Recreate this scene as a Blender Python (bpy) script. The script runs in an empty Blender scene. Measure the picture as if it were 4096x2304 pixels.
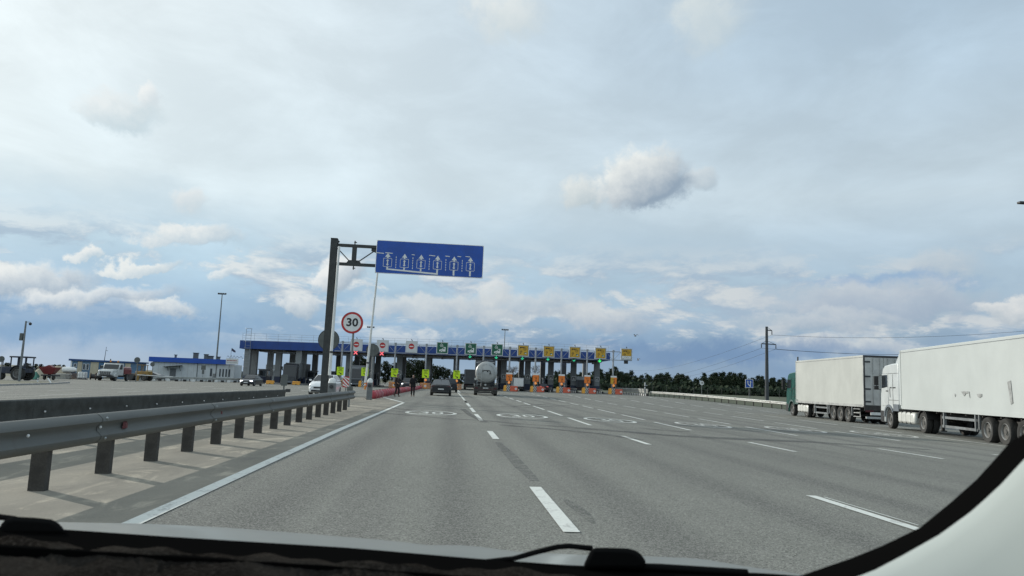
import bpy, bmesh, math, random
from mathutils import Vector, Matrix
random.seed(7)
SC = bpy.context.scene
COL = SC.collection
PI = math.pi
# ------------------------------------------------------------------ camera geometry of the photograph (4096 x 2304)
F, CX, CY, VP, SL, EYE = 3000.0, 2048.0, 1152.0, (1790.0, 1524.0), 0.038, 1.35
def cray(u, v): return Vector(((u - CX) / F, (v - CY) / F, 1.0))
_a = cray(*VP); _n = _a.cross(Vector((1, SL, 0))).normalized()
if _n.y > 0: _n = -_n
UPC = _n; FWC = _a.normalized(); RTC = FWC.cross(UPC)
if RTC.x < 0: RTC = -RTC
def wdir(u, v):
    r = cray(u, v); return Vector((RTC.dot(r), FWC.dot(r), UPC.dot(r)))
CAMLOC = Vector((0, 0, EYE))
def ss(t):
    t = min(1.0, max(0.0, t)); return t * t * (3 - 2 * t)
def gz(x, y):                                   # the ground: crowned carriageway, plaza apron with a slight crossfall
    n = 0.0
    if x < -8: n = -.012 * min(-x - 8, 60)
    if x > 4: n = -.016 * min(x - 4, 40)
    f = -.12 + .0075 * max(-60, min(45, x))
    w = ss((y - 60) / 60)
    return n * (1 - w) + f * w
def D(u, v, Z): return CAMLOC + wdir(u, v) * Z   # point seen at pixel u, v at depth Z
def G(u, v):                                     # point of the ground seen at pixel u, v
    d = wdir(u, v); z = 0.0
    for _ in range(60):
        t = (z - EYE) / d.z; z = .5 * z + .5 * gz(d.x * t, d.y * t)
    t = (z - EYE) / d.z
    return Vector((d.x * t, d.y * t, gz(d.x * t, d.y * t)))
def PY(u, v, y):                                 # point seen at pixel u, v on the vertical plane at distance y
    d = wdir(u, v); return CAMLOC + d * (y / d.y)
cam = bpy.data.cameras.new('camera'); camo = bpy.data.objects.new('camera', cam); COL.objects.link(camo)
cam.sensor_width = 36; cam.lens = 36 * F / 4096; cam.clip_start = .02; cam.clip_end = 6000
cam.dof.use_dof = True; cam.dof.focus_distance = 45; cam.dof.aperture_fstop = 9.0
fw = wdir(CX, CY).normalized(); dn = (wdir(CX, CY + 100) - wdir(CX, CY)).normalized(); rt = (wdir(CX + 100, CY) - wdir(CX, CY)).normalized()
camo.matrix_world = Matrix(((rt.x, -dn.x, -fw.x, 0), (rt.y, -dn.y, -fw.y, 0), (rt.z, -dn.z, -fw.z, EYE), (0, 0, 0, 1)))
SC.camera = camo
SC.view_settings.view_transform = 'Standard'; SC.view_settings.look = 'None'; SC.view_settings.gamma = 1; SC.view_settings.exposure = 0.0
# ------------------------------------------------------------------ sun
SUNEL, SUNAZ = math.radians(21), math.radians(-50.7)        # azimuth from +Y, towards -X
sd = Vector((math.sin(SUNAZ) * math.cos(SUNEL), math.cos(SUNAZ) * math.cos(SUNEL), math.sin(SUNEL)))
sun = bpy.data.lights.new('sun', 'SUN'); suno = bpy.data.objects.new('sun', sun); COL.objects.link(suno)
sun.energy = 3.6; sun.angle = math.radians(.55); sun.color = (1, .95, .86)
suno.rotation_euler = sd.to_track_quat('Z', 'Y').to_euler(); suno.location = sd * 50
# ------------------------------------------------------------------ node helper
class NB:
    def __init__(s, tree): s.t = tree; s.n = tree.nodes; s.l = tree.links
    def add(s, typ, **kw):
        n = s.n.new(typ)
        for k, v in kw.items(): setattr(n, k, v)
        return n
    def put(s, sock, v):
        if v is None: return
        if hasattr(v, 'is_output'): s.l.new(v, sock)
        else:
            if isinstance(v, (tuple, list)) and len(v) == 3 and sock.type == 'RGBA': v = (*v, 1)
            sock.default_value = v
    def m(s, op, a, b=None, c=None, clamp=False):
        n = s.add('ShaderNodeMath', operation=op); n.use_clamp = clamp
        s.put(n.inputs[0], a); s.put(n.inputs[1], b); s.put(n.inputs[2], c); return n.outputs[0]
    def v(s, op, a, b=None, scale=None):
        n = s.add('ShaderNodeVectorMath', operation=op); s.put(n.inputs[0], a)
        if b is not None: s.put(n.inputs[1], b)
        if scale is not None: s.put(n.inputs[3], scale)
        return n.outputs['Value'] if op in ('LENGTH', 'DOT_PRODUCT') else n.outputs[0]
    def mix(s, f, a, b, blend='MIX'):
        n = s.add('ShaderNodeMix', data_type='RGBA', blend_type=blend); s.put(n.inputs[0], f); s.put(n.inputs[6], a); s.put(n.inputs[7], b); return n.outputs[2]
    def xyz(s, x, y, z):
        n = s.add('ShaderNodeCombineXYZ'); s.put(n.inputs[0], x); s.put(n.inputs[1], y); s.put(n.inputs[2], z); return n.outputs[0]
    def sep(s, v):
        n = s.add('ShaderNodeSeparateXYZ'); s.put(n.inputs[0], v); return n.outputs
    def noise(s, vec, scale, detail=4, rough=.55, dist=0.0, dim='3D'):
        n = s.add('ShaderNodeTexNoise', noise_dimensions=dim); s.put(n.inputs['Vector'], vec); s.put(n.inputs['Scale'], scale)
        n.inputs['Detail'].default_value = detail; n.inputs['Roughness'].default_value = rough; n.inputs['Distortion'].default_value = dist
        return n.outputs['Fac'], n.outputs['Color']
    def ramp(s, f, stops, interp='LINEAR'):
        n = s.add('ShaderNodeValToRGB'); s.put(n.inputs[0], f); cr = n.color_ramp; cr.interpolation = interp
        while len(cr.elements) < len(stops): cr.elements.new(.5)
        for e, (p, c) in zip(cr.elements, stops):
            e.position = p; e.color = (*c, 1) if isinstance(c, tuple) else (c, c, c, 1)
        return n.outputs[0]
    def step(s, f, lo, hi):
        n = s.add('ShaderNodeMapRange', interpolation_type='SMOOTHSTEP'); s.put(n.inputs[0], f); s.put(n.inputs[1], lo); s.put(n.inputs[2], hi); return n.outputs[0]
# ------------------------------------------------------------------ sky: Nishita air behind a thin veil and cumulus
W = bpy.data.worlds.new('World'); SC.world = W; W.use_nodes = True; W.node_tree.nodes.clear()
b = NB(W.node_tree)
sky = b.add('ShaderNodeTexSky', sky_type='NISHITA'); sky.sun_disc = False; sky.sun_elevation = SUNEL; sky.sun_rotation = SUNAZ
sky.air_density = 1.2; sky.dust_density = 1.5; sky.ozone_density = 2
skyc = b.v('SCALE', sky.outputs[0], scale=.10)
dirv = b.v('NORMALIZE', b.add('ShaderNodeTexCoord').outputs['Generated'])
dx, dy, dz = b.sep(dirv)
az = b.m('ARCTAN2', dx, dy); el = b.m('ARCSINE', dz)
ang = b.xyz(az, el, 0.0)
# veil of cirrus: long soft streaks rising to the right
rot = b.add('ShaderNodeMapping'); b.put(rot.inputs[0], ang); rot.inputs['Rotation'].default_value = (0, 0, math.radians(-14)); rot.inputs['Scale'].default_value = (1.0, 2.6, 1)
st1, stc = b.noise(rot.outputs[0], 3.2, 5, .55, .6)
rot2 = b.add('ShaderNodeMapping'); b.put(rot2.inputs[0], ang); rot2.inputs['Rotation'].default_value = (0, 0, math.radians(24)); rot2.inputs['Scale'].default_value = (1.0, 2.2, 1); rot2.inputs['Location'].default_value = (3, 1, 0)
st2, _ = b.noise(rot2.outputs[0], 4.5, 6, .6, .4)
elw = b.m('ADD', el, b.m('MULTIPLY', b.m('SUBTRACT', st1, .5), .10))
left = b.step(az, .62, -.62)                                       # towards the sun side
veil_l = b.ramp(b.m('MULTIPLY', elw, 1.8), [(0.0, (.32, .45, .59)), (.07, (.22, .375, .57)), (.15, (.25, .425, .62)), (.25, (.42, .585, .71)), (.42, (.66, .76, .80)), (.8, (.75, .83, .85))])
veil_r = b.ramp(b.m('MULTIPLY', elw, 1.8), [(0.0, (.26, .36, .48)), (.08, (.20, .31, .47)), (.17, (.34, .45, .56)), (.26, (.42, .545, .655)), (.45, (.51, .61, .675)), (.8, (.43, .55, .655))])
veil = b.mix(left, veil_r, veil_l)
br = b.m('MULTIPLY_ADD', b.m('SUBTRACT', st2, .5), .52, 1.0)
br = b.m('ADD', br, b.m('MULTIPLY', b.m('SUBTRACT', st1, .5), .26))
br = b.m('MAXIMUM', br, b.m('MULTIPLY_ADD', br, .35, .62))
veil = b.v('SCALE', veil, scale=br)
veil = b.v('SCALE', veil, scale=b.m('MULTIPLY_ADD', b.step(dy, .15, -.5), .22, 1.12))  # extra brightness added to the unseen sky behind the camera, lifts backlit faces
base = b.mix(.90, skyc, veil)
n1, n1c = b.noise(ang, 9.0, 7, .6, .15)
n2, n2c = b.noise(ang, 26.0, 6, .62, .1)
n3, _ = b.noise(ang, 60.0, 4, .6, .1)
warp = b.v('ADD', b.v('SCALE', b.v('SUBTRACT', n1c, (.5, .5, .5)), scale=.066), b.v('SCALE', b.v('SUBTRACT', n2c, (.5, .5, .5)), scale=.040))
wang = b.v('ADD', ang, warp)
fl = b.m('ADD', b.m('MULTIPLY', b.m('SUBTRACT', n2, .5), .9), b.m('MULTIPLY', b.m('SUBTRACT', n3, .5), .7))
def cloud(col, u, v, ru, rv, bright=(.80, .84, .84), dark=(.37, .46, .55), alpha=1.0, soft=.55, flat=.0, tilt=0.0, lb=.50, lx=-.34):
    d = wdir(u, v).normalized(); ca, ce = math.atan2(d.x, d.y), math.asin(d.z)
    ra, re = ru / F, rv / F
    dd = b.v('SUBTRACT', wang, (ca, ce, 0))
    if tilt:
        mp = b.add('ShaderNodeMapping'); b.put(mp.inputs[0], dd); mp.inputs['Rotation'].default_value = (0, 0, tilt); dd = mp.outputs[0]
    q = b.v('DIVIDE', dd, (ra, re, 1)); qx, qy, _ = b.sep(q)
    if flat: qy2 = b.m('MULTIPLY', qy, b.m('MULTIPLY_ADD', b.m('LESS_THAN', qy, 0.0), flat, 1.0))
    else: qy2 = qy
    r = b.m('SQRT', b.m('ADD', b.m('MULTIPLY', qx, qx), b.m('MULTIPLY', qy2, qy2)))
    msk = b.step(b.m('ADD', r, b.m('MULTIPLY', fl, -.75)), 1.22, 1.22 - soft)
    lit = b.m('ADD', b.m('MULTIPLY_ADD', qy, .62, lb), b.m('MULTIPLY_ADD', qx, lx, b.m('MULTIPLY', fl, .55)), clamp=True)
    return b.mix(b.m('MULTIPLY', msk, alpha), col, b.mix(lit, dark, bright))
cc = base
# the cumulus bank along the horizon, thinned by noise
band = b.xyz(b.m('MULTIPLY', az, 1.0), b.m('MULTIPLY', el, 2.6), 7.3)
bn, _ = b.noise(band, 7.5, 8, .62, .25)
bn2, _ = b.noise(b.v('ADD', band, (0, .035, 0)), 7.5, 8, .62, .25)
bmask = b.m('MULTIPLY', b.step(bn, .46, .57), b.m('MULTIPLY', b.step(el, .028, .075), b.step(el, .20, .125)))
blit = b.m('MULTIPLY_ADD', b.m('SUBTRACT', bn, bn2), 7.0, .45, clamp=True)
bandc = b.mix(blit, (.38, .485, .60), b.mix(left, (.62, .66, .68), (.78, .82, .82)))
cc = b.mix(b.m('MULTIPLY', bmask, .9), cc, bandc)
# deep blue gaps low on either side
cc = cloud(cc, 3560, 1125, 330, 32, (.26, .41, .62), (.26, .41, .62), .6, .9)
cc = cloud(cc, 330, 1275, 700, 90, (.215, .37, .57), (.215, .37, .57), .75, .9)
cc = cloud(cc, 2900, 1400, 650, 48, (.17, .28, .46), (.17, .28, .46), .7, .9)
# cumulus, one by one
cc = cloud(cc, 60, 1120, 260, 62, (.84, .87, .86), (.36, .45, .55), .9, .6, tilt=-.12)
cc = cloud(cc, 400, 1180, 260, 42, (.82, .85, .85), (.38, .47, .57), .85, .65, tilt=-.16)
cc = cloud(cc, 660, 1215, 90, 32, (.82, .85, .84), (.42, .51, .60), .85, .6)
cc = cloud(cc, 1700, 1250, 300, 60, (.68, .72, .73), (.37, .46, .56), .8, .7, flat=.5)
cc = cloud(cc, 1985, 1180, 75, 55, (.74, .77, .77), (.44, .52, .59), .8, .6)
cc = cloud(cc, 2080, 1245, 380, 75, (.66, .70, .71), (.36, .45, .55), .75, .7, flat=.6)
cc = cloud(cc, 1200, 1215, 95, 42, (.76, .80, .81), (.42, .51, .59), .9)
cc = cloud(cc, 2420, 1270, 190, 60, (.64, .68, .70), (.36, .44, .54), .75, .7)
cc = cloud(cc, 3500, 1215, 430, 75, (.50, .57, .64), (.37, .45, .555), .85, .7)
cc = cloud(cc, 3780, 1060, 130, 55, (.55, .62, .67), (.44, .53, .61), .7, .8)
cc = cloud(cc, 3300, 1300, 330, 45, (.58, .63, .67), (.38, .46, .55), .75, .7)
cc = cloud(cc, 4060, 1215, 120, 35, (.72, .74, .74), (.45, .52, .58), .9)
cc = cloud(cc, 2030, 55, 190, 130, (.80, .84, .83), (.60, .68, .71), .85, .9)
cc = cloud(cc, 2850, 70, 190, 120, (.70, .76, .76), (.52, .62, .68), .8, .9)
cc = cloud(cc, 470, 445, 150, 62, (.82, .86, .86), (.52, .64, .70), .75, .7)
cc = cloud(cc, 575, 400, 45, 45, (.90, .92, .91), (.66, .74, .78), .85, .6)
cc = cloud(cc, 760, 775, 80, 55, (.80, .83, .83), (.60, .69, .74), .8, .7)
cc = cloud(cc, 770, 950, 195, 50, (.83, .86, .85), (.46, .58, .67), .9, .55, flat=.8)
cc = cloud(cc, 345, 1020, 62, 30, (.86, .88, .86), (.50, .62, .70), .9, .5, flat=.6)
cc = cloud(cc, 555, 1070, 150, 36, (.84, .87, .85), (.50, .61, .69), .92, .5, flat=.8, tilt=-.16)
cc = cloud(cc, 865, 1098, 52, 22, (.80, .84, .84), (.52, .63, .71), .85, .6)
cc = cloud(cc, 1040, 1082, 60, 24, (.74, .80, .82), (.50, .62, .70), .7, .7)
cc = cloud(cc, 1350, 1110, 85, 75, (.86, .88, .87), (.36, .45, .54), .95, .5, flat=.4, tilt=-.2)
cc = cloud(cc, 2800, 735, 80, 52, (.66, .72, .75), (.44, .53, .60), .8, .6)
cc = cloud(cc, 2330, 775, 80, 84, (.76, .80, .79), (.46, .55, .60), .9, .6, flat=.5)
cc = cloud(cc, 2575, 745, 195, 135, (.84, .87, .85), (.29, .375, .47), .97, .5, flat=.5, lb=.34, lx=-.42)
grd = b.step(el, -.01, -.06)
cc = b.mix(grd, cc, (.12, .13, .12))
W.cycles.sampling_method = 'MANUAL'; W.cycles.sample_map_resolution = 512
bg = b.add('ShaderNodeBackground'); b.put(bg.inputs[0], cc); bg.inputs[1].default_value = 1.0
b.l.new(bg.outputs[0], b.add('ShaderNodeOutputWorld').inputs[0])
# ------------------------------------------------------------------ materials
MATS = {}
def M(name, col=(.5, .5, .5), rough=.6, metal=0.0, var=.18, vs=2.0, bump=0.0, bs=60.0, coat=0.0, emit=None, es=0.0, dirt=.0, fine=0.0):
    if name in MATS: return MATS[name]
    m = bpy.data.materials.new(name); m.use_nodes = True; t = m.node_tree; p = t.nodes['Principled BSDF']; k = NB(t)
    oc = k.add('ShaderNodeTexCoord').outputs['Object']
    f, _ = k.noise(oc, vs, 5, .6, .2)
    lo = tuple(c * (1 - var) for c in col); hi = tuple(min(1, c * (1 + var)) for c in col)
    c = k.mix(k.step(f, .3, .7), lo, hi)
    if dirt:
        g, _ = k.noise(k.v('MULTIPLY', oc, (1.3, 1.3, .35)), 1.7, 6, .65, .5)
        c = k.mix(k.m('MULTIPLY', k.step(g, .48, .75), dirt), c, (.10, .09, .075))
    if fine:
        h, _ = k.noise(oc, bs, 3, .6)
        c = k.mix(k.m('MULTIPLY', k.step(h, .4, .65), fine), c, tuple(x * .45 for x in col))
    k.put(p.inputs['Base Color'], c); p.inputs['Metallic'].default_value = metal
    k.put(p.inputs['Roughness'], k.m('MULTIPLY_ADD', f, .2, rough - .1, clamp=True))
    if coat: p.inputs['Coat Weight'].default_value = coat; p.inputs['Coat Roughness'].default_value = .08
    if bump:
        bn_, _ = k.noise(oc, bs, 4, .6); bp = k.add('ShaderNodeBump'); bp.inputs['Strength'].default_value = bump; bp.inputs['Distance'].default_value = .01
        k.put(bp.inputs['Height'], bn_); k.l.new(bp.outputs[0], p.inputs['Normal'])
    if emit: p.inputs['Emission Color'].default_value = (*emit, 1); p.inputs['Emission Strength'].default_value = es
    MATS[name] = m; return m
GLASS = M('dark_glass', (.02, .025, .03), .08, 0, .1)
BLACK = M('black_plastic', (.018, .019, .02), .55)
TYRE = M('tyre_rubber', (.030, .030, .028), .9, dirt=.7)
STEEL = M('galvanised_steel', (.34, .36, .36), .45, .75, .2, 5, .1, 90)
DSTEEL = M('dark_steel', (.05, .052, .055), .6, .3)
WHITE = M('white_paint', (.74, .75, .73), .4, 0, .06, dirt=.12)
CONC = M('concrete', (.36, .35, .33), .85, 0, .2, 3, .3, 30, dirt=.2)
# ------------------------------------------------------------------ mesh builder
_TXT = {}
class MB:
    def __init__(s): s.v = []; s.f = []; s.mi = []; s.ms = []
    def _m(s, m):
        if m not in s.ms: s.ms.append(m)
        return s.ms.index(m)
    def raw(s, vs, fs, m, X=None):
        o = len(s.v); i = s._m(m)
        for p in vs: s.v.append(tuple(X @ Vector(p)) if X is not None else tuple(p))
        for f in fs: s.f.append(tuple(o + k for k in f)); s.mi.append(i)
        return s
    def box(s, x0, x1, y0, y1, z0, z1, m, X=None):
        return s.raw([(x0, y0, z0), (x1, y0, z0), (x1, y1, z0), (x0, y1, z0), (x0, y0, z1), (x1, y0, z1), (x1, y1, z1), (x0, y1, z1)],
                     [(0, 3, 2, 1), (4, 5, 6, 7), (0, 1, 5, 4), (1, 2, 6, 5), (2, 3, 7, 6), (3, 0, 4, 7)], m, X)
    def cb(s, c, d, m, X=None): return s.box(c[0] - d[0] / 2, c[0] + d[0] / 2, c[1] - d[1] / 2, c[1] + d[1] / 2, c[2] - d[2] / 2, c[2] + d[2] / 2, m, X)
    def loft(s, secs, m, cap=True, closed=True, X=None):
        n = len(secs[0]); vs = [p for q in secs for p in q]; fs = []
        for i in range(len(secs) - 1):
            for j in range(n if closed else n - 1):
                k = (j + 1) % n; fs.append((i * n + j, i * n + k, (i + 1) * n + k, (i + 1) * n + j))
        if cap and closed: fs.append(tuple(reversed(range(n)))); fs.append(tuple((len(secs) - 1) * n + j for j in range(n)))
        return s.raw(vs, fs, m, X)
    def tube(s, pts, r, m, n=8, X=None, cap=True):
        pts = [Vector(p) for p in pts]; secs = []
        for i, p in enumerate(pts):
            d = (pts[min(i + 1, len(pts) - 1)] - pts[max(i - 1, 0)]).normalized()
            a = Vector((0, 0, 1)) if abs(d.z) < .9 else Vector((1, 0, 0))
            e = d.cross(a).normalized(); g = d.cross(e); rr = r[i] if isinstance(r, (list, tuple)) else r
            secs.append([p + e * rr * math.cos(2 * PI * j / n) + g * rr * math.sin(2 * PI * j / n) for j in range(n)])
        return s.loft(secs, m, cap, True, X)
    def lathe(s, prof, m, n=16, axis='z', X=None, cap=True):
        def P(r, h, a):
            c, q = r * math.cos(a), r * math.sin(a)
            return (c, q, h) if axis == 'z' else ((h, c, q) if axis == 'x' else (c, h, q))
        return s.loft([[P(r, h, 2 * PI * j / n) for j in range(n)] for r, h in prof], m, cap, True, X)
    def prism(s, poly, a0, a1, m, axis='x', X=None):
        P = {'x': lambda p, a: (a, p[0], p[1]), 'y': lambda p, a: (p[0], a, p[1]), 'z': lambda p, a: (p[0], p[1], a)}[axis]
        return s.loft([[P(p, a0) for p in poly], [P(p, a1) for p in poly]], m, True, True, X)
    def poly(s, pts, m, X=None): return s.raw(pts, [tuple(range(len(pts)))], m, X)
    # flat drawing on the plane y = const facing -y; px = list of (x, z)
    def p2(s, px, y, m, X=None): return s.poly([(x, y, z) for x, z in px], m, X)
    def r2(s, x0, x1, z0, z1, y, m, X=None): return s.p2([(x0, z0), (x1, z0), (x1, z1), (x0, z1)], y, m, X)
    def d2(s, cx, cz, r, y, m, n=28, X=None, rx=None):
        return s.p2([(cx + (rx or r) * math.cos(2 * PI * i / n), cz + r * math.sin(2 * PI * i / n)) for i in range(n)], y, m, X)
    def ring2(s, cx, cz, r0, r1, y, m, n=32, a0=0, a1=2 * PI, X=None):
        vs = []; fs = []
        for i in range(n + 1):
            a = a0 + (a1 - a0) * i / n
            vs += [(cx + r0 * math.cos(a), y, cz + r0 * math.sin(a)), (cx + r1 * math.cos(a), y, cz + r1 * math.sin(a))]
            if i: fs.append((2 * i - 2, 2 * i - 1, 2 * i + 1, 2 * i))
        return s.raw(vs, fs, m, X)
    def line2(s, pts, w, y, m, X=None):
        for (ax, az_), (bx_, bz) in zip(pts, pts[1:]):
            d = Vector((bx_ - ax, bz - az_)); d = d.normalized() * w / 2; nx, nz = -d.y, d.x
            s.p2([(ax + nx, az_ + nz), (ax - nx, az_ - nz), (bx_ - nx, bz - nz), (bx_ + nx, bz + nz)], y, m, X)
        return s
    def text(s, txt, size, m, X=None, w=None, bold=0.0):          # lettering on the x/z plane facing -y, centred
        key = (txt, bold)
        if key not in _TXT:
            c = bpy.data.curves.new('lettering', 'FONT'); c.body = txt; c.offset = bold; c.size = 1; c.align_x = 'CENTER'; c.align_y = 'CENTER'; c.resolution_u = 3
            o = bpy.data.objects.new('lettering', c); COL.objects.link(o)
            me = bpy.data.meshes.new_from_object(o); COL.objects.unlink(o); bpy.data.objects.remove(o)
            _TXT[key] = ([tuple(q.co) for q in me.vertices], [tuple(q.vertices) for q in me.polygons]); bpy.data.meshes.remove(me)
        vs, fs = _TXT[key]
        if not vs: return s
        k = size
        kx = k if not w else w / (max(q[0] for q in vs) - min(q[0] for q in vs))
        return s.raw([(q[0] * kx, 0, q[1] * k) for q in vs], fs, m, X)
    def build(s, name, parent=None, loc=None, bevel=0.0, smooth=35, recalc=True):
        me = bpy.data.meshes.new(name); me.from_pydata(s.v, [], s.f)
        for m in s.ms: me.materials.append(m)
        me.polygons.foreach_set('material_index', s.mi)
        if recalc:
            bm = bmesh.new(); bm.from_mesh(me); bmesh.ops.recalc_face_normals(bm, faces=bm.faces[:]); bm.to_mesh(me); bm.free()
        if smooth: me.shade_smooth(); me.set_sharp_from_angle(angle=math.radians(smooth))
        o = bpy.data.objects.new(name, me); COL.objects.link(o)
        if loc is not None: o.location = loc
        if parent: o.parent = parent
        if bevel:
            bv = o.modifiers.new('bevel', 'BEVEL'); bv.width = bevel; bv.segments = 2; bv.limit_method = 'ANGLE'; bv.angle_limit = math.radians(40)
        return o
def tag(o, label=None, cat=None, group=None, kind=None):
    if label: o['label'] = label
    if cat: o['category'] = cat
    if group: o['group'] = group
    if kind: o['kind'] = kind
    return o
def thing(name, label, cat, loc=(0, 0, 0), rz=0.0, group=None, scale=1.0):
    o = bpy.data.objects.new(name, None); COL.objects.link(o); o.location = loc; o.rotation_euler = (0, 0, rz); o.empty_display_size = .3
    if scale != 1.0: o.scale = (scale,) * 3
    return tag(o, label, cat, group)
def dup(root, loc, rz=None, label=None, group=None):
    r = root.copy(); COL.objects.link(r); r.location = loc
    if rz is not None: r.rotation_euler = (0, 0, rz)
    if label: r['label'] = label
    if group: r['group'] = group
    for ch in list(root.children):
        c = ch.copy(); COL.objects.link(c); c.parent = r
        for g in list(ch.children):
            e = g.copy(); COL.objects.link(e); e.parent = c
    return r
def T(x, y, z, rz=0.0): return Matrix.Translation((x, y, z)) @ Matrix.Rotation(rz, 4, 'Z')
# ================================================================== SETTING: ground, carriageway, markings
def sheet(name, xs, ys, m, dz=0.0, inside=None, zf=gz):
    mb = MB(); vs = []; idx = {}
    for j, y in enumerate(ys):
        for i, x in enumerate(xs): idx[i, j] = len(vs); vs.append((x, y, zf(x, y) + dz))
    fs = [(idx[i, j], idx[i + 1, j], idx[i + 1, j + 1], idx[i, j + 1]) for j in range(len(ys) - 1) for i in range(len(xs) - 1)
          if inside is None or inside((xs[i] + xs[i + 1]) / 2, (ys[j] + ys[j + 1]) / 2)]
    mb.raw(vs, fs, m); return tag(mb.build(name, recalc=False, smooth=60), kind='structure')
def frange(a, c, st):
    n = max(1, round((c - a) / st)); return [a + (c - a) * i / n for i in range(n + 1)]
def gmat(name, fn):
    m = bpy.data.materials.new(name); m.use_nodes = True; k = NB(m.node_tree); p = m.node_tree.nodes['Principled BSDF']
    g = k.add('ShaderNodeNewGeometry').outputs['Position']; fn(k, p, g); MATS[name] = m; return m
def f_asph(k, p, g):
    x, y, z = k.sep(g)
    big, _ = k.noise(g, .10, 5, .6, .4)
    lng, _ = k.noise(k.v('MULTIPLY', g, (1.0, .05, 1)), .9, 5, .6, .3)             # wear along the driving direction
    fine, finec = k.noise(g, 70, 3, .7)
    vo = k.add('ShaderNodeTexVoronoi', feature='F1'); k.put(vo.inputs['Vector'], g); vo.inputs['Scale'].default_value = 85; 
    chip = k.sep(vo.outputs['Color'])[0]
    c = k.mix(k.step(big, .3, .7), (.176, .180, .161), (.216, .220, .196))
    c = k.mix(k.m('MULTIPLY', k.step(lng, .45, .72), .55), c, (.120, .120, .114))
    lane = k.m('FRACT', k.m('DIVIDE', k.m('ADD', x, 2.7), 3.85))
    trk = k.m('ABSOLUTE', k.m('SUBTRACT', k.m('ABSOLUTE', k.m('SUBTRACT', lane, .5)), .24))
    c = k.mix(k.m('MULTIPLY', k.m('MULTIPLY', k.step(trk, .13, .0), k.step(big, .2, .6)), .7), c, (.118, .120, .112))
    c = k.mix(k.m('MULTIPLY', k.step(chip, .62, .95), .5), c, (.38, .375, .35))
    c = k.mix(k.m('MULTIPLY', k.step(chip, .35, .06), .6), c, (.05, .05, .048))
    c = k.mix(k.m('MULTIPLY', k.step(fine, .45, .7), .25), c, (.08, .08, .078))
    cr, _ = k.noise(g, 2.2, 6, .7, 1.2)
    c = k.mix(k.m('MULTIPLY', k.step(k.m('ABSOLUTE', k.m('SUBTRACT', cr, .5)), .010, .003), .10), c, (.05, .05, .05))
    k.put(p.inputs['Base Color'], c); p.inputs['Roughness'].default_value = .95; p.inputs['Specular IOR Level'].default_value = .08
    bp = k.add('ShaderNodeBump'); bp.inputs['Strength'].default_value = .4; bp.inputs['Distance'].default_value = .01
    k.put(bp.inputs['Height'], k.m('ADD', vo.outputs['Distance'], fine)); k.l.new(bp.outputs[0], p.inputs['Normal'])
ASPH = gmat('asphalt', f_asph)
def f_sand(k, p, g):
    big, _ = k.noise(k.v('MULTIPLY', g, (1, .35, 1)), .55, 6, .62, .8)
    mid, _ = k.noise(k.v('MULTIPLY', g, (1, .5, 1)), 1.6, 6, .65, 1.0)
    fine, _ = k.noise(g, 55, 3, .7)
    c = k.mix(k.step(big, .35, .65), (.212, .200, .170), (.275, .257, .216))
    c = k.mix(k.m('MULTIPLY', k.step(mid, .52, .68), .75), c, (.43, .39, .315))
    c = k.mix(k.m('MULTIPLY', k.step(mid, .46, .30), .5), c, (.17, .16, .145))
    c = k.mix(k.m('MULTIPLY', k.step(fine, .5, .75), .4), c, (.09, .085, .075))
    k.put(p.inputs['Base Color'], c); p.inputs['Roughness'].default_value = .95; p.inputs['Specular IOR Level'].default_value = .1
    bp = k.add('ShaderNodeBump'); bp.inputs['Strength'].default_value = .4; bp.inputs['Distance'].default_value = .01
    k.put(bp.inputs['Height'], k.m('ADD', fine, mid)); k.l.new(bp.outputs[0], p.inputs['Normal'])
SAND = gmat('sandy_median', f_sand)
def f_grass(k, p, g):
    big, _ = k.noise(g, .06, 5, .6, .4); mid, _ = k.noise(g, 1.3, 6, .7); fine, _ = k.noise(g, 9, 4, .7)
    c = k.mix(k.step(big, .35, .65), (.030, .042, .018), (.055, .062, .026))
    c = k.mix(k.m('MULTIPLY', k.step(mid, .5, .75), .6), c, (.085, .08, .035)); c = k.mix(k.m('MULTIPLY', k.step(fine, .5, .75), .5), c, (.018, .026, .012))
    k.put(p.inputs['Base Color'], c); p.inputs['Roughness'].default_value = .95
GRASS = gmat('meadow', f_grass)
def f_paint(k, p, g):
    w, _ = k.noise(g, 3.0, 7, .7, .6); w2, _ = k.noise(g, 28, 4, .7)
    c = k.mix(k.step(w, .3, .7), (.53, .55, .51), (.66, .68, .635))
    f = k.m('MULTIPLY', k.step(k.m('ADD', w, k.m('MULTIPLY', w2, .5)), .72, .98), .75)
    c = k.mix(f, c, (.20, .20, .19)); k.put(p.inputs['Base Color'], c); p.inputs['Roughness'].default_value = .7
PAINT = gmat('road_paint', f_paint)
def f_worn(k, p, g):
    w, _ = k.noise(g, 4.0, 7, .7, .6)
    c = k.mix(k.step(w, .38, .62), (.60, .615, .575), (.40, .405, .385)); k.put(p.inputs['Base Color'], c); p.inputs['Roughness'].default_value = .75
WORN = gmat('worn_road_paint', f_worn)
def f_skid(k, p, g):
    w, _ = k.noise(k.v('MULTIPLY', g, (.6, 3.0, 1)), 1.6, 6, .7, .5); fine, _ = k.noise(g, 60, 3, .7)
    k.put(p.inputs['Base Color'], k.mix(fine, (.05, .05, .05), (.085, .085, .082))); p.inputs['Roughness'].default_value = .7
    k.put(p.inputs['Alpha'], k.m('MULTIPLY', k.step(k.m('ADD', w, k.m('MULTIPLY', fine, .25)), .40, .78), .62))
SKID = gmat('tyre_rubber_trace', f_skid)
far = [-3000, -2000, -1200, -700, -400, -250, -180, -120] 
gxs = far + frange(-90, 90, 6)[0:] + [120, 180, 250, 400, 700, 1200, 2000, 3000]
gys = [-600, -200, -60] + frange(-30, 420, 10) + [500, 650, 900, 1300, 2000, 3500]
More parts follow.
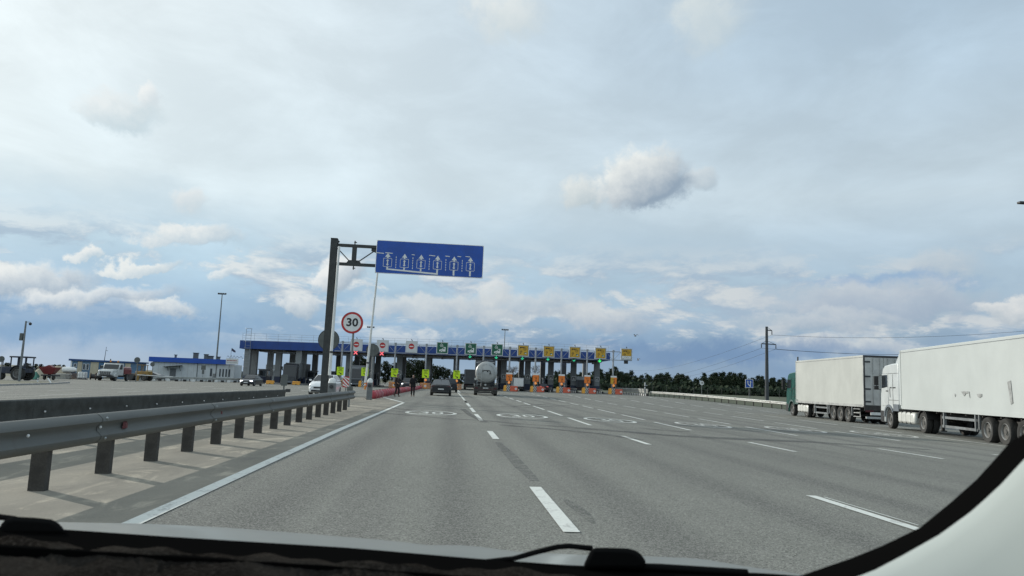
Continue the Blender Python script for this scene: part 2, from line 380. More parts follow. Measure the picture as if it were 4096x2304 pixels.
sheet('ground', gxs, gys, GRASS, -.06)
# the tarmac: carriageway, toll apron, yard on the far left
EDGE = [(-20, 34), (40, 36.3), (81, 36.8), (94.5, 35.1), (121, 32.7), (145, 32.6), (165, 31), (200, 26), (420, 22)]
def xr(y):
    for (y0, x0), (y1, x1) in zip(EDGE, EDGE[1:]):
        if y <= y1: return x0 + (x1 - x0) * (y - y0) / (y1 - y0)
    return EDGE[-1][1]
def xl(y):
    if y < 96: return -72
    return -72 if y < 142 else (-45 if y < 170 else -26)
ays = frange(-20, 420, 4); vs = []; NX = 56
mb = MB(); 
for y in ays:
    for i in range(NX + 1):
        x = xl(y) + (xr(y) - xl(y)) * i / NX; vs.append((x, y, gz(x, y)))
mb.raw(vs, [(j * (NX + 1) + i, j * (NX + 1) + i + 1, (j + 1) * (NX + 1) + i + 1, (j + 1) * (NX + 1) + i) for j in range(len(ays) - 1) for i in range(NX)], ASPH)
tag(mb.build('road', recalc=False, smooth=60), kind='structure')
def xm0(y): return -7.1 if y < 30 else -7.1 + (y - 30) * .03
def xm1(y): return -2.72 if y < 44 else -2.45 - (y - 44) * .19
mb = MB(); vs = []; mys = frange(-6, 56, 1)
for y in mys:
    for i in range(5):
        x = xm0(y) + (xm1(y) - xm0(y)) * i / 4; vs.append((x, y, gz(x, y) + .004))
mb.raw(vs, [(j * 5 + i, j * 5 + i + 1, (j + 1) * 5 + i + 1, (j + 1) * 5 + i) for j in range(len(mys) - 1) for i in range(4)], SAND)
tag(mb.build('median_ground', recalc=False), kind='structure')
def strip(mb, pts, w, m, dz=.008, sub=1.5):
    P = []
    for (x0, y0), (x1, y1) in zip(pts, pts[1:]):
        n = max(1, int(math.hypot(x1 - x0, y1 - y0) / sub)); P += [(x0 + (x1 - x0) * i / n, y0 + (y1 - y0) * i / n) for i in range(n)]
    P.append(pts[-1]); vs = []; fs = []
    for i, (x, y) in enumerate(P):
        a = P[max(0, i - 1)]; c = P[min(len(P) - 1, i + 1)]; d = Vector((c[0] - a[0], c[1] - a[1])).normalized(); ww = w(i / (len(P) - 1)) if callable(w) else w
        for sgn in (-1, 1):
            qx, qy = x + sgn * -d.y * ww / 2, y + sgn * d.x * ww / 2; vs.append((qx, qy, gz(qx, qy) + dz))
        if i: fs.append((2 * i - 2, 2 * i - 1, 2 * i + 1, 2 * i))
    mb.raw(vs, fs, m)
mb = MB(); strip(mb, [(-2.7, -6), (-2.7, 20), (-2.55, 36), (-2.48, 44.3)], .17, PAINT); strip(mb, [(-2.42, 44.2), (-4.7, 56.3)], .16, PAINT)
tag(mb.build('edge_line', recalc=False), kind='structure')
LN = [lambda y: 1.22 + .002 * (y - 10), lambda y: 5.0 + .018 * max(0, y - 20), lambda y: 8.72 + .043 * max(0, y - 26), lambda y: 12.6 + .06 * max(0, y - 25),
      lambda y: 16.1 + .088 * max(0, y - 21), lambda y: 20 + .11 * max(0, y - 21), lambda y: 24 + .13 * max(0, y - 21), lambda y: 28.0 + .14 * max(0, y - 21)]
DASH = [(7.1, 10.1), (18.4, 21.3), (26.6, 32.2), (34.2, 39.8), (41.6, 47.9), (50, 55.3), (57.6, 63), (66, 72), (75, 81), (84, 90), (94, 100), (104, 110), (115, 121)]
for li, fx in enumerate(LN):
    mb = MB()
    for k, (y0, y1) in enumerate(DASH):
        if li >= 6 and y0 < 40: continue
        if li == 0 and y0 > 50: continue
        if fx(y1) > xr(y1) - 2: continue
        strip(mb, [(fx(y0), y0), (fx(y1), y1)], (.15 if li else .16), PAINT if li < 2 else WORN)
    if li == 0:
        for k in range(18): strip(mb, [(fx(50 + k * 4.2), 50 + k * 4.2), (fx(53.4 + k * 4.2), 53.4 + k * 4.2)], .15, PAINT)
        strip(mb, [(1.68, 96), (1.78, 126)], .13, PAINT)
    tag(mb.build('lane_line', recalc=False), kind='structure')
mb = MB()                                                              # thin ghost of an older line beside the near dash, faint yard lines left
strip(mb, [(5.17, 8.0), (5.14, 10.0)], .025, PAINT, .009)
for x0 in (-11.5, -15.5, -19.6, -23.8):
    for y0 in (20, 30, 40, 50, 60, 72, 84, 96, 110): strip(mb, [(x0 - (y0 - 20) * .04, y0), (x0 - (y0 - 14) * .04, y0 + 5)], .13, WORN)
tag(mb.build('lane_line', recalc=False), kind='structure')
for li, cx in enumerate((-.62, 3.2, 6.95, 11.0, 15.1, 19.1)):            # painted 30 roundels, long ovals on the road
    mb = MB(); m = PAINT if li < 3 else WORN; cy = 31.9; n = 40; vs = []; fs = []
    for i in range(n + 1):
        a = 2 * PI * i / n
        for r0, r1 in ((.93, 1.75), (1.08, 1.97)):
            x, y = cx + r0 * math.cos(a), cy + r1 * math.sin(a); vs.append((x, y, gz(x, y) + .008))
        if i: fs.append((2 * i - 2, 2 * i - 1, 2 * i + 1, 2 * i))
    mb.raw(vs, fs, m); k0 = len(mb.v)
    mb.text('30', 1.0, m, w=1.0)
    zs = [p[2] for p in mb.v[k0:]]; h = max(zs) - min(zs)
    mb.v[k0:] = [(cx + p[0], cy + (p[2] - (max(zs) + min(zs)) / 2) / h * 1.9, gz(cx + p[0], cy) + .009) for p in mb.v[k0:]]
    tag(mb.build('speed_marking', recalc=False), kind='structure')
mb = MB()                                                              # tyre traces swinging across the lanes
gp = lambda L: [tuple(G(*q)[:2]) for q in L]
strip(mb, gp([(1380, 1646), (1548, 1654), (1801, 1676), (1944, 1683), (2087, 1697), (2400, 1717), (2719, 1744)]), .34, SKID, .012)
strip(mb, gp([(2300, 1713), (2510, 1729), (2719, 1745), (2876, 1753), (3200, 1766), (3425, 1781), (3723, 1800)]), lambda t: .25 + .75 * math.sin(PI * min(1, t * 1.05)), SKID, .013)
strip(mb, gp([(1390, 1600), (1619, 1611), (1750, 1619), (1900, 1624), (2050, 1626), (2185, 1617)]), .3, SKID, .012)
strip(mb, gp([(1390, 1604), (1619, 1615), (1750, 1623), (1900, 1627), (2100, 1630), (2280, 1622)]), .22, SKID, .013)
for q in (([(1400, 1618), (1560, 1632), (1700, 1646), (1850, 1655)], .3), ([(1400, 1627), (1520, 1640), (1640, 1650)], .25), ([(1940, 1690), (1880, 1660), (1850, 1636)], .25), ([(2000, 1700), (2200, 1716), (2400, 1735), (2560, 1760)], .3), ([(2560, 1712), (2650, 1722), (2760, 1728)], .3)):
    strip(mb, gp(q[0]), q[1], SKID, .014)
tag(mb.build('tyre_marks', recalc=False), kind='structure')
def f_patch(k, p, g):
    w, _ = k.noise(g, 5.0, 6, .7, .6); fine, _ = k.noise(g, 60, 3, .7)
    k.put(p.inputs['Base Color'], k.mix(fine, (.08, .084, .082), (.12, .124, .12))); p.inputs['Roughness'].default_value = .75
    k.put(p.inputs['Alpha'], k.m('MULTIPLY', k.step(k.m('ADD', w, k.m('MULTIPLY', fine, .3)), .45, .85), .48))
PATCH = gmat('bitumen_stain', f_patch)
mb = MB(); strip(mb, gp([(1990, 1770), (2040, 1820), (2085, 1870), (2140, 1925)]), lambda t: .14 + .10 * math.sin(PI * t), PATCH, .006)
strip(mb, gp([(2253, 1995), (2290, 2020), (2340, 2060), (2376, 2098)]), lambda t: .05 + .10 * math.sin(PI * t), PATCH, .006)
tag(mb.build('road_stain', recalc=False), kind='structure')
# ================================================================== BARRIERS, SIGN GANTRY, ROAD SIGNS NEAR THE MEDIAN
def f_galv(k, p, g):
    oc = k.add('ShaderNodeTexCoord').outputs['Object']
    a, _ = k.noise(k.v('MULTIPLY', oc, (1, .15, 1)), 3.0, 6, .65, .4); c2, _ = k.noise(oc, 60, 4, .7)
    d, _ = k.noise(k.v('MULTIPLY', oc, (1, .6, .25)), 6, 5, .7, .6)
    c = k.mix(k.step(a, .3, .7), (.080, .084, .077), (.128, .132, .121)); c = k.mix(k.m('MULTIPLY', k.step(c2, .5, .8), .4), c, (.08, .08, .08))
    c = k.mix(k.m('MULTIPLY', k.step(d, .55, .75), .5), c, (.10, .09, .075))
    k.put(p.inputs['Base Color'], c); p.inputs['Metallic'].default_value = .12; k.put(p.inputs['Roughness'], k.m('MULTIPLY_ADD', a, .25, .48))
    bp = k.add('ShaderNodeBump'); bp.inputs['Strength'].default_value = .15; bp.inputs['Distance'].default_value = .01; k.put(bp.inputs['Height'], c2); k.l.new(bp.outputs[0], p.inputs['Normal'])
RAIL = gmat('weathered_rail_steel', f_galv)
RAILP = M('rusty_post_steel', (.060, .056, .050), .75, .2, .35, 6, .2, 60, fine=.4)
RED = M('red_reflector', (.11, .018, .018), .5)
REFW = M('white_reflector', (.8, .8, .78), .3)
WP = [(0, .44), (.028, .452), (.08, .50), (.084, .535), (.022, .592), (.022, .648), (.084, .705), (.08, .74), (.028, .788), (0, .80)]
def wbeam(path, flip=1, prof=WP, zf=gz, dz=0.0):
    out = [(n, z) for n, z in prof] + [(n - .006, z) for n, z in reversed(prof)]
    secs = []
    for i, (x, y) in enumerate(path):
        a = path[max(0, i - 1)]; c = path[min(len(path) - 1, i + 1)]; d = Vector((c[0] - a[0], c[1] - a[1])).normalized(); nx, ny = d.y * flip, -d.x * flip
        secs.append([(x + nx * n, y + ny * n, zf(x, y) + z + dz) for n, z in out])
    return secs
# -- the long near rail on the median
t = thing('guardrail', 'long weathered steel guardrail with dark posts along the sandy median, nearest the camera', 'guardrail', (0, 0, 0))
px_ = lambda y: -4.26 + .010 * (y - 8)
path = [(px_(y) + .02, y) for y in frange(-1.5, 33.0, .75)]
mb = MB(); mb.loft(wbeam(path), RAIL); bo = mb.build('beam', t, smooth=50)
for y in frange(1.2, 31.2, 4.3):
    mb = MB(); mb.loft(wbeam([(px_(y) + .026, y - .16), (px_(y) + .026, y + .16)]), RAIL)
    for zz in (.50, .74): mb.lathe([(.018, 0), (.018, .012), (.01, .02)], STEEL, 8, 'x', T(px_(y) + .10, y - .05, zz))
    mb.build('splice_plate', t, smooth=50)
y = 8.76 - 1.525 * 6; k = 0
while y < 32.2:
    mb = MB(); mb.box(-.085, .085, -.05, -.042, -.3, .66, RAILP); mb.box(-.085, -.077, -.042, .05, -.3, .66, RAILP); mb.box(.077, .085, -.042, .05, -.3, .66, RAILP)
    mb.box(.086, .115, -.03, .03, .52, .74, RAILP)
    mb.build('post', t, (px_(y) - .12, y, 0)); y += 1.525
def onx(u, v, x):
    d = wdir(u, v); q = CAMLOC + d * (x / d.x); return q
for u, v in ((498, 1701), (882, 1652), (1100, 1622)):
    q = onx(u, v, px_(12) + .05); mb = MB(); mb.loft([[(0, -.06, -.045), (0, .06, -.045), (0, .05, .05), (0, -.05, .05)], [(.03, -.03, -.03), (.03, .03, -.03), (.03, .02, .03), (.03, -.02, .03)]], RED)
    mb.build('red_reflector', t, q)
for u, v in ((110, 1743), (400, 1708), (1000, 1650)):
    q = onx(u, v, px_(10) + .07); mb = MB(); mb.lathe([(.016, 0), (.016, .012), (.006, .02)], REFW, 10, 'x'); mb.build('reflector_stud', t, q)
mb = MB(); x = px_(33); mb.loft(wbeam([(x + .01, 32.7), (x - .02, 33.2), (x - .12, 33.55), (x - .28, 33.6)]), RAIL)
mb.box(x - .30, x - .05, 33.2, 33.22, .76, .95, RAIL, Matrix.Rotation(0, 4, 'Z')); mb.build('end_terminal', t, smooth=50)
# -- the far face of the median: dark plated rail of the opposite carriageway
t = thing('guardrail', 'dark plated guardrail with vertical seams behind the nearest rail', 'guardrail', (0, 0, 0))
BP = [(0, .36), (.03, .38), (.035, .46), (.02, .52), (.02, .64), (.035, .70), (.03, .79), (0, .81)]
def bx_(y): return -6.72 + .040 * (y - 11)
DPL = M('dark_plate_steel', (.050, .054, .050), .7, .2, .4, 5, .15, 70, fine=.5)
y = -.2
while y < 28.2:
    mb = MB(); mb.loft(wbeam([(bx_(y), y), (bx_(y + 1.446), y + 1.446)], 1, BP), DPL)
    mb.lathe([(.014, 0), (.014, .02)], REFW, 8, 'x', X=T(bx_(y) + .045, y + .3, .60))
    mb.build('panel', t, smooth=40); mb = MB(); mb.box(-.06, .06, -.05, .05, -.3, .70, RAILP); mb.build('post', t, (bx_(y) - .08, y, 0)); y += 1.45
t2 = thing('delineator', 'grey back of a small upright plate at the end of the dark rail', 'marker post', D(1133, 1575, 28.6))
GREYB = M('grey_sign_back', (.11, .12, .115), .5, .4, .1)
mb = MB(); mb.prism([(-.10, .0), (.10, .0), (.12, .04), (.12, .38), (.09, .43), (-.09, .43), (-.12, .38), (-.12, .04)], -.01, .01, GREYB, 'y', T(0, 0, .30)); mb.build('plate', t2)
mb = MB(); mb.box(-.025, .025, .012, .05, -.6, .6, GREYB); mb.build('post', t2); mb = MB(); mb.box(.08, .24, -.05, .1, .07, .19, DSTEEL); mb.build('foot_box', t2)
# ------------------------------------------------------------------ cantilever sign gantry
GTILT = math.radians(.15)
gb = D(1291, 1622, 42.5); gb.z = gz(gb.x, gb.y); top = PY(1334, 956, gb.y).z - gb.z
GT = M('gantry_steel', (.042, .046, .045), .6, .2, .25, 4, fine=.3, bs=50)
t = thing('sign_gantry', 'dark steel cantilever gantry standing on the median with truss arm to the right', 'sign gantry', gb)
t.rotation_euler = (0, GTILT, 0)
mb = MB(); mb.box(-.19, .19, -.16, -.135, 0, top, GT); mb.box(-.19, .19, .135, .16, 0, top, GT); mb.box(-.03, .03, -.134, .134, 0, top, GT); mb.build('post', t)
mb = MB(); mb.box(-.20, .20, -.2, .2, top + .001, top + .03, GT); mb.prism([(.17, top - .25), (.30, top - .12), (.17, top - .02)], -.15, .15, GT, 'y'); mb.build('cap_plate', t)
s = gb.y / wdir(1600, 1000).y / 3000 * .345                                                   # metres per unit of the sketch taken from the photograph
zc = lambda v: top - (v - 172) * s - .0
xs = lambda u: (u - 150) * s
AX = xs(640)
def bar(mb, p, q, w, d, m):
    p, q = Vector((p[0], 0, p[1])), Vector((q[0], 0, q[1])); e = (q - p); L = e.length; a = math.atan2(e.z, e.x)
    mb.box(0, L, -d / 2, d / 2, -w / 2, w / 2, m, Matrix.Translation(p) @ Matrix.Rotation(-a, 4, 'Y'))
zt, zb = zc(240), zc(457)
mb = MB(); bar(mb, (.171, zt), (AX + 5.2, zt), .17, .16, GT); mb.build('top_chord', t)
mb = MB(); bar(mb, (.171, zb), (AX + 5.2, zb), .17, .16, GT); mb.build('bottom_chord', t)
xm = xs(385)
mb = MB(); mb.box(xm - .13, xm + .13, -.07, .07, zb + .087, zt - .087, GT); mb.build('upright', t)
mb = MB(); bar(mb, (.22, zt - .2), (xm - .2, zb + .13), .06, .05, GT); mb.prism([(xm - .135, zb + .09), (xm - .42, zb + .09), (xm - .3, zb + .25), (xm - .135, zb + .25)], -.03, .03, GT, 'y'); mb.build('brace', t)
mb = MB(); bar(mb, (AX - .1, zt - .2), (xm + .2, zb + .13), .06, .05, GT); mb.prism([(xm + .135, zb + .09), (xm + .42, zb + .09), (xm + .3, zb + .25), (xm + .135, zb + .25)], -.03, .03, GT, 'y')
mb.prism([(AX - .02, zt - .09), (AX - .32, zt - .09), (AX - .32, zt - .25), (AX - .02, zt - .35)], -.035, .035, GT, 'y'); mb.build('brace', t)
for z0, sg in ((zt + .085, 1), (zb - .085, -1)):
    mb = MB(); mb.box(xm - .03, xm + .03, -.03, .03, min(z0, z0 + .22 * sg), max(z0, z0 + .22 * sg), GT); mb.box(xm - .05, xm + .11, -.02, .02, min(z0 + .1 * sg, z0 + .15 * sg), max(z0 + .1 * sg, z0 + .15 * sg), GT); mb.build('cable_clip', t)
# the blue board
BLUE = M('blue_sign_film', (.005, .066, .35), .35, 0, .12, 1.2); SW = M('white_sign_film', (.70, .71, .69), .4, 0, .05, 2, dirt=.15)
swd, sht = 1238 * s, 386 * s; sx0 = xs(635); sz1 = zc(160)
t = thing('direction_sign', 'large blue overhead sign with six white lane arrows on the gantry arm', 'road sign', gb + Matrix.Rotation(GTILT, 3, 'Y') @ Vector((sx0, -.16, sz1 - sht)), 0)
t.rotation_euler = (0, GTILT, 0)
mb = MB(); mb.box(0, swd, -.02, .03, 0, sht, SW); mb.build('board', t, bevel=.01)
def rrect(x0, x1, z0, z1, r, n=5):
    P = []
    for cx_, cz_, a0 in ((x1 - r, z1 - r, 0), (x0 + r, z1 - r, PI / 2), (x0 + r, z0 + r, PI), (x1 - r, z0 + r, 1.5 * PI)):
        P += [(cx_ + r * math.cos(a0 + i / n * PI / 2), cz_ + r * math.sin(a0 + i / n * PI / 2)) for i in range(n + 1)]
    return P
mb = MB(); mb.p2(rrect(.035, swd - .035, .035, sht - .035, .09), -.024, BLUE); mb.build('blue_face', t)
mb = MB(); L = [.111, .266, .42, .573, .727, .880]
U = lambda u: u * swd
V = lambda v: sht * (1 - v)
y0 = -.029
for i, u in enumerate(L):
    c = U(u); dz_ = 0 - .006 * i * sht * 0
    z = lambda v: V(v)
    mb.p2([(c, z(.38)), (c - .155, z(.50)), (c - .05, z(.495)), (c - .05, z(.53)), (c + .05, z(.53)), (c + .05, z(.495)), (c + .155, z(.50))], y0, SW)
    bx0, bx1, bz0, bz1 = c - .25, c + .25, z(.80), z(.535); P = rrect(bx0, bx1, bz0, bz1, .05, 4); Q = rrect(bx0 + .022, bx1 - .022, bz0 + .022, bz1 - .022, .035, 4)
    vs = []; n = len(P)
    for p, q in zip(P, Q): vs += [(p[0], y0, p[1]), (q[0], y0, q[1])]
    mb.raw(vs, [(2 * j, 2 * j + 1, (2 * j + 3) % (2 * n), (2 * j + 2) % (2 * n)) for j in range(n)], SW)
    zc_ = (bz0 + bz1) / 2; mb.r2(c - .032, c + .032, zc_ - .12, zc_ + .12, y0 - .002, SW)
    for sg in (1, -1): mb.p2([(c - .085, zc_ + sg * .10), (c + .085, zc_ + sg * .10), (c, zc_ + sg * .20)], y0 - .004, SW)
    if i >= 4: mb.r2(c - .05, c + .05, z(.955), z(.802), y0, SW)
    elif i: mb.r2(c - .045, c + .045, z(.80 + .02 * i + .045), z(.802), y0, SW)
x0, x3 = U(L[0]), U(L[3])
mb.p2([(x0 - .05, V(.80)), (x0 + .05, V(.80)), (x0 + .05, V(.845)), (x3 + .05, V(.915)), (x3 + .05, V(.965)), (x0 - .05, V(.885))], y0 - .006, SW); mb.r2(x3 - .05, x3 + .05, V(.955), V(.802), y0 - .008, SW)
for i in range(5):
    c = U((L[i] + L[i + 1]) / 2)
    for k in range(5): mb.r2(c - .018, c + .018, V(.525 + k * .075), V(.475 + k * .075), y0, SW)
mb.build('lane_symbols', t)
                                                               # torn strips of film over the arrow tips
for a, c, v in ((.005, .075, .40), (.085, .155, .385), (.33, .36, .40), (.49, .55, .395), (.64, .685, .39), (.755, .79, .38), (.83, .875, .37)):
    mb = MB(); mb.p2([(U(a), V(v)), (U(c), V(v + .012)), (U(c) - .02, V(v - .012)), (U(a) + .01, V(v - .02))], y0 - .010, SW); mb.build('torn_film', t)
mb = MB()
for k in range(3): mb.box(U(.2 + .3 * k), U(.2 + .3 * k) + .06, .032, .075, .05, sht - .05, GT)
mb.build('mounting_rail', t)
# ------------------------------------------------------------------ round signs around the gantry
POLE = M('sign_post_grey', (.20, .21, .21), .5, .5, .15)
SRED = M('sign_red', (.42, .020, .018), .4, 0, .1); SBLK = M('sign_black', (.015, .015, .016), .5)
def round_sign(name, label, base, zc_, r, front=None, lettering=None, post=.045, group=None, face_dir=1, off=0.0, extra=None, yoff=0.0):
    t = thing(name, label, 'road sign', base, 0, group)
    mb = MB(); mb.lathe([(r, -.012), (r, .012)], GREYB, 36, 'y', T(off, yoff, zc_)); 
    if face_dir < 0: mb.box(off - r * .98, off + r * .98, yoff - .035, yoff - .013, zc_ - .02, zc_ + .02, GREYB); mb.ring2(off, zc_, r * .94, r, yoff - .016, DSTEEL)
    mb.build('disc', t)
    if front:
        mb = MB(); mb.d2(off, zc_, r * .985, yoff - .0145, SW, 40); mb.ring2(off, zc_, r * .80, r * .985, yoff - .017, front, 40); mb.build('face', t)
    if lettering:
        mb = MB(); mb.text(lettering, r * 1.02, SBLK, bold=.03, X= T(off + r * .0, yoff - .02, zc_), w=r * 1.06 if lettering == '30' else r * .9); mb.build('lettering', t)
    mb = MB(); mb.tube([(0, .06, -.3), (0, .06, zc_ + r * .8)], post, POLE, 10); mb.build('post', t); return t
q = D(1395, 1600, 34.0); zg = gz(q.x, q.y); q.z = zg; zc30 = D(1404, 1288, 34.0).z - zg
round_sign('speed_sign', 'round white 30 sign with red rim on a post behind the rail end', q, zc30, .50, SRED, '30', .05, off=D(1404, 1288, 34.0).x - q.x)
q = D(1304, 1560, 45.5); zg = gz(q.x, q.y); q.z = zg; p = D(1311, 1358, 45.5)
round_sign('road_sign', 'grey back of a round sign half hidden by the gantry post', q, p.z - zg, .645, None, None, .05, face_dir=-1, off=p.x - q.x)
q = D(1481, 1598, 52.0); zg = gz(q.x, q.y); q.z = zg; p = D(1488, 1400, 52.0)
round_sign('road_sign', 'grey back of a round sign behind the second raised boom', q, p.z - zg, .45, None, None, .075, face_dir=-1, off=p.x - q.x)
# striped obstruction plate
q = D(1380, 1590, 38); q.z = gz(q.x, q.y); t = thing('obstruction_sign', 'plate of red and white diagonal stripes behind the rail end', 'road sign', q)
zz = D(1380, 1528, 38).z - q.z; h = .28; w = .15
mb = MB(); mb.box(-w, w, -.008, .008, zz - h, zz + h, SW, Matrix.Translation((0, 0, 0))); mb.build('plate', t)
mb = MB()
for k in range(-4, 4):
    z0 = zz + k * .19; P = [(-w, z0 + .30), (w, z0), (w, z0 + .095), (-w, z0 + .395)]
    P = [(x, max(zz - h, min(zz + h, z))) for x, z in P]
    mb.p2(P, -.012, SRED)
mb.build('red_stripes', t); mb = MB(); mb.tube([(0, .04, -.2), (0, .04, zz + h)], .03, POLE); mb.build('post', t)
# ------------------------------------------------------------------ raised booms
BOXG = M('boom_cabinet_grey', (.17, .18, .18), .5, .3, .15, 3, dirt=.3)
def boom(label, base, w, h, pts, wide=1.0):
    t = thing('barrier_gate', label, 'boom gate', base)
    mb = MB(); mb.box(-w, w, -w, w, 0, h - .16, BOXG); mb.build('cabinet', t, bevel=.02)
    mb = MB(); mb.lathe([(w * 1.02, h - .16), (w * 1.02, h - .05), (w * .8, h + .06), (w * .3, h + .11), (.02, h + .115)], WHITE, 18); mb.build('dome', t)
    mb = MB(); P = [Vector(p) - base for p in pts]; mb.tube(P, [.085 * wide, .075 * wide, .06 * wide], WHITE, 10); mb.build('boom_arm', t)
    d = (P[-1] - P[0]).normalized(); mb = MB(); c = P[0] + d * 1.25; mb.tube([c - d * .05, c + d * .05], .1 * wide, DSTEEL, 10); mb.build('arm_clamp', t)
    mb = MB(); mb.lathe([(.10, -.05), (.10, .05)], DSTEEL, 12, 'y', T(0, -w - .05, h - .35)); mb.build('pivot', t)
    mb = MB(); mb.tube([(-w - .02, 0, .05), (-w - .12, -.05, .12), (-w - .16, -.05, .02), (-w - .10, -.1, .0)], .012, BLACK, 6); mb.build('cable', t); return t
q = D(1325, 1592, 40); q.z = gz(q.x, q.y); hh = D(1325, 1520, 40).z - q.z
boom('raised white boom and domed cabinet just behind the gantry post', q, .19, hh, [D(1318, 1500, 40.4), D(1338, 1240, 40.4), D(1357, 985, 40.4)])
q = D(1476, 1599, 46.8); q.z = gz(q.x, q.y); hh = D(1476, 1520, 46.8).z - q.z
boom('raised white boom and grey domed cabinet at the head of the red barrels', q, .165, hh, [D(1462, 1530, 47.1), D(1484, 1330, 47.1), D(1511, 1085, 47.1)], .9)
# ------------------------------------------------------------------ chain of red water-filled barrels
def f_barrel(k, p, g):
    oc = k.add('ShaderNodeTexCoord').outputs['Object']; r = k.add('ShaderNodeObjectInfo').outputs['Random']
    a, _ = k.noise(k.v('ADD', oc, k.xyz(k.m('MULTIPLY', r, 30), 0, 0)), 3.5, 5, .65, .3)
    c = k.mix(r, (.42, .030, .045), (.30, .085, .10)); c = k.mix(k.m('MULTIPLY', k.step(a, .45, .8), .55), c, (.36, .18, .18))
    k.put(p.inputs['Base Color'], c); p.inputs['Roughness'].default_value = .6
BARR = gmat('sun_faded_red_plastic', f_barrel)
t = None; N = 38; A = G(1484.6, 1595); Bq = G(1697.8, 1549.5)
for i in range(N):
    f = i / (N - 1); x = A.x + .12 + (Bq.x - A.x) * f; y = A.y + (132 - A.y) * f; z = gz(x, y)
    if t is None:
        t = thing('plastic_barrier', 'red plastic water-filled barrel in the chain along the median line', 'traffic barrier', (x, y, z), 0, 'red plastic barrels chained from the boom gate to the toll plaza')
        mb = MB(); pr = [(.02, -.56), (.14, -.555), (.22, -.52), (.265, -.42), (.28, -.3), (.28, .3), (.265, .42), (.22, .52), (.14, .555), (.02, .56)]
        mb.lathe(pr, BARR, 20, 'y', T(0, 0, .255)); mb.build('barrel', t, smooth=50)
        mb = MB(); mb.box(-.2, .2, -.45, -.25, -.02, .06, BARR); mb.box(-.2, .2, .25, .45, -.02, .06, BARR); mb.build('foot', t, bevel=.02)
        mb = MB(); mb.lathe([(.08, .52), (.08, .57), (.02, .575)], M('faded_red_cap', (.18, .05, .05), .6), 10); mb.build('filler_cap', t)
    else: dup(t, (x, y, z), random.uniform(-.12, .12))
# ================================================================== VEHICLES
def pcopy(o, parent, loc=None, rot=None):
    c = o.copy(); COL.objects.link(c); c.parent = parent
    if loc is not None: c.location = loc
    if rot is not None: c.rotation_euler = rot
    for g in list(o.children):
        e = g.copy(); COL.objects.link(e); e.parent = c
    return c
RIM = M('alloy_rim', (.30, .31, .31), .4, .7, .2, 6, dirt=.3); RIML = M('bright_rim_lip', (.30, .30, .29), .5, .4, .2, 6, dirt=.5); RIMD = M('dusty_steel_rim', (.09, .088, .082), .6, .3, .3, 6, dirt=.6)
def wheel(parent, loc, r=.33, w=.21, side=-1, rim=None, holes=5, big=False):
    rim = rim or RIM; k = w / 2
    mb = MB(); mb.lathe([(r * .60, -k * .8), (r * .72, -k), (r * .93, -k), (r, -k * .6), (r, k * .6), (r * .93, k), (r * .72, k), (r * .60, k * .8)], TYRE, 28, 'x', cap=False)
    o = mb.build('wheel', parent, loc, smooth=40); o.rotation_euler = (0, 0, 0 if side < 0 else PI)
    mb = MB()
    if big:
        mb.lathe([(r * .61, -k * .84), (r * .585, -k * .93), (r * .56, -k * .84), (r * .545, -k * .5)], RIML, 28, 'x', cap=False)
        mb.lathe([(r * .545, -k * .5), (r * .53, k * .0), (r * .36, k * .1), (r * .33, -k * .45), (r * .20, -k * .6), (r * .17, -k * .8), (.01, -k * .82)], rim, 28, 'x')
    else: mb.lathe([(r * .60, -k * .82), (r * .56, -k * .9), (r * .50, -k * .55), (r * .2, -k * .7), (.01, -k * .72)], rim, 20, 'x')
    for i in range(holes):
        a = 2 * PI * i / holes; mb.lathe([(r * .06, -k * (.0 if big else .66)), (r * .06, -k * (.16 if big else .72)), (.002, -k * (.17 if big else .73))], RIML if big else BLACK, 8, 'x', T(0, r * .44 * math.cos(a), r * .44 * math.sin(a)))
        if big: mb.lathe([(r * .022, -k * .55), (r * .022, -k * .64)], STEEL, 6, 'x', T(0, r * .22 * math.cos(a + .3), r * .22 * math.sin(a + .3)))
    q = mb.build('rim', o, smooth=40); return o
def lens(name, parent, c, d, m, X=None):
    mb = MB(); mb.cb((0, 0, 0), d, m); return mb.build(name, parent, c, bevel=min(d) * .25)
LAMPON = M('lit_headlamp', (.9, .9, .9), .2, emit=(.9, .95, 1), es=5); LAMPOFF = M('clear_lamp', (.5, .52, .54), .12)
TAIL = M('tail_lamp', (.055, .006, .008), .35); TAILON = M('lit_tail_lamp', (.4, .02, .02), .3, emit=(1, .25, .22), es=.45); AMBER = M('amber_lamp', (.6, .22, .03), .3)
PLATE = M('number_plate', (.55, .56, .55), .5)
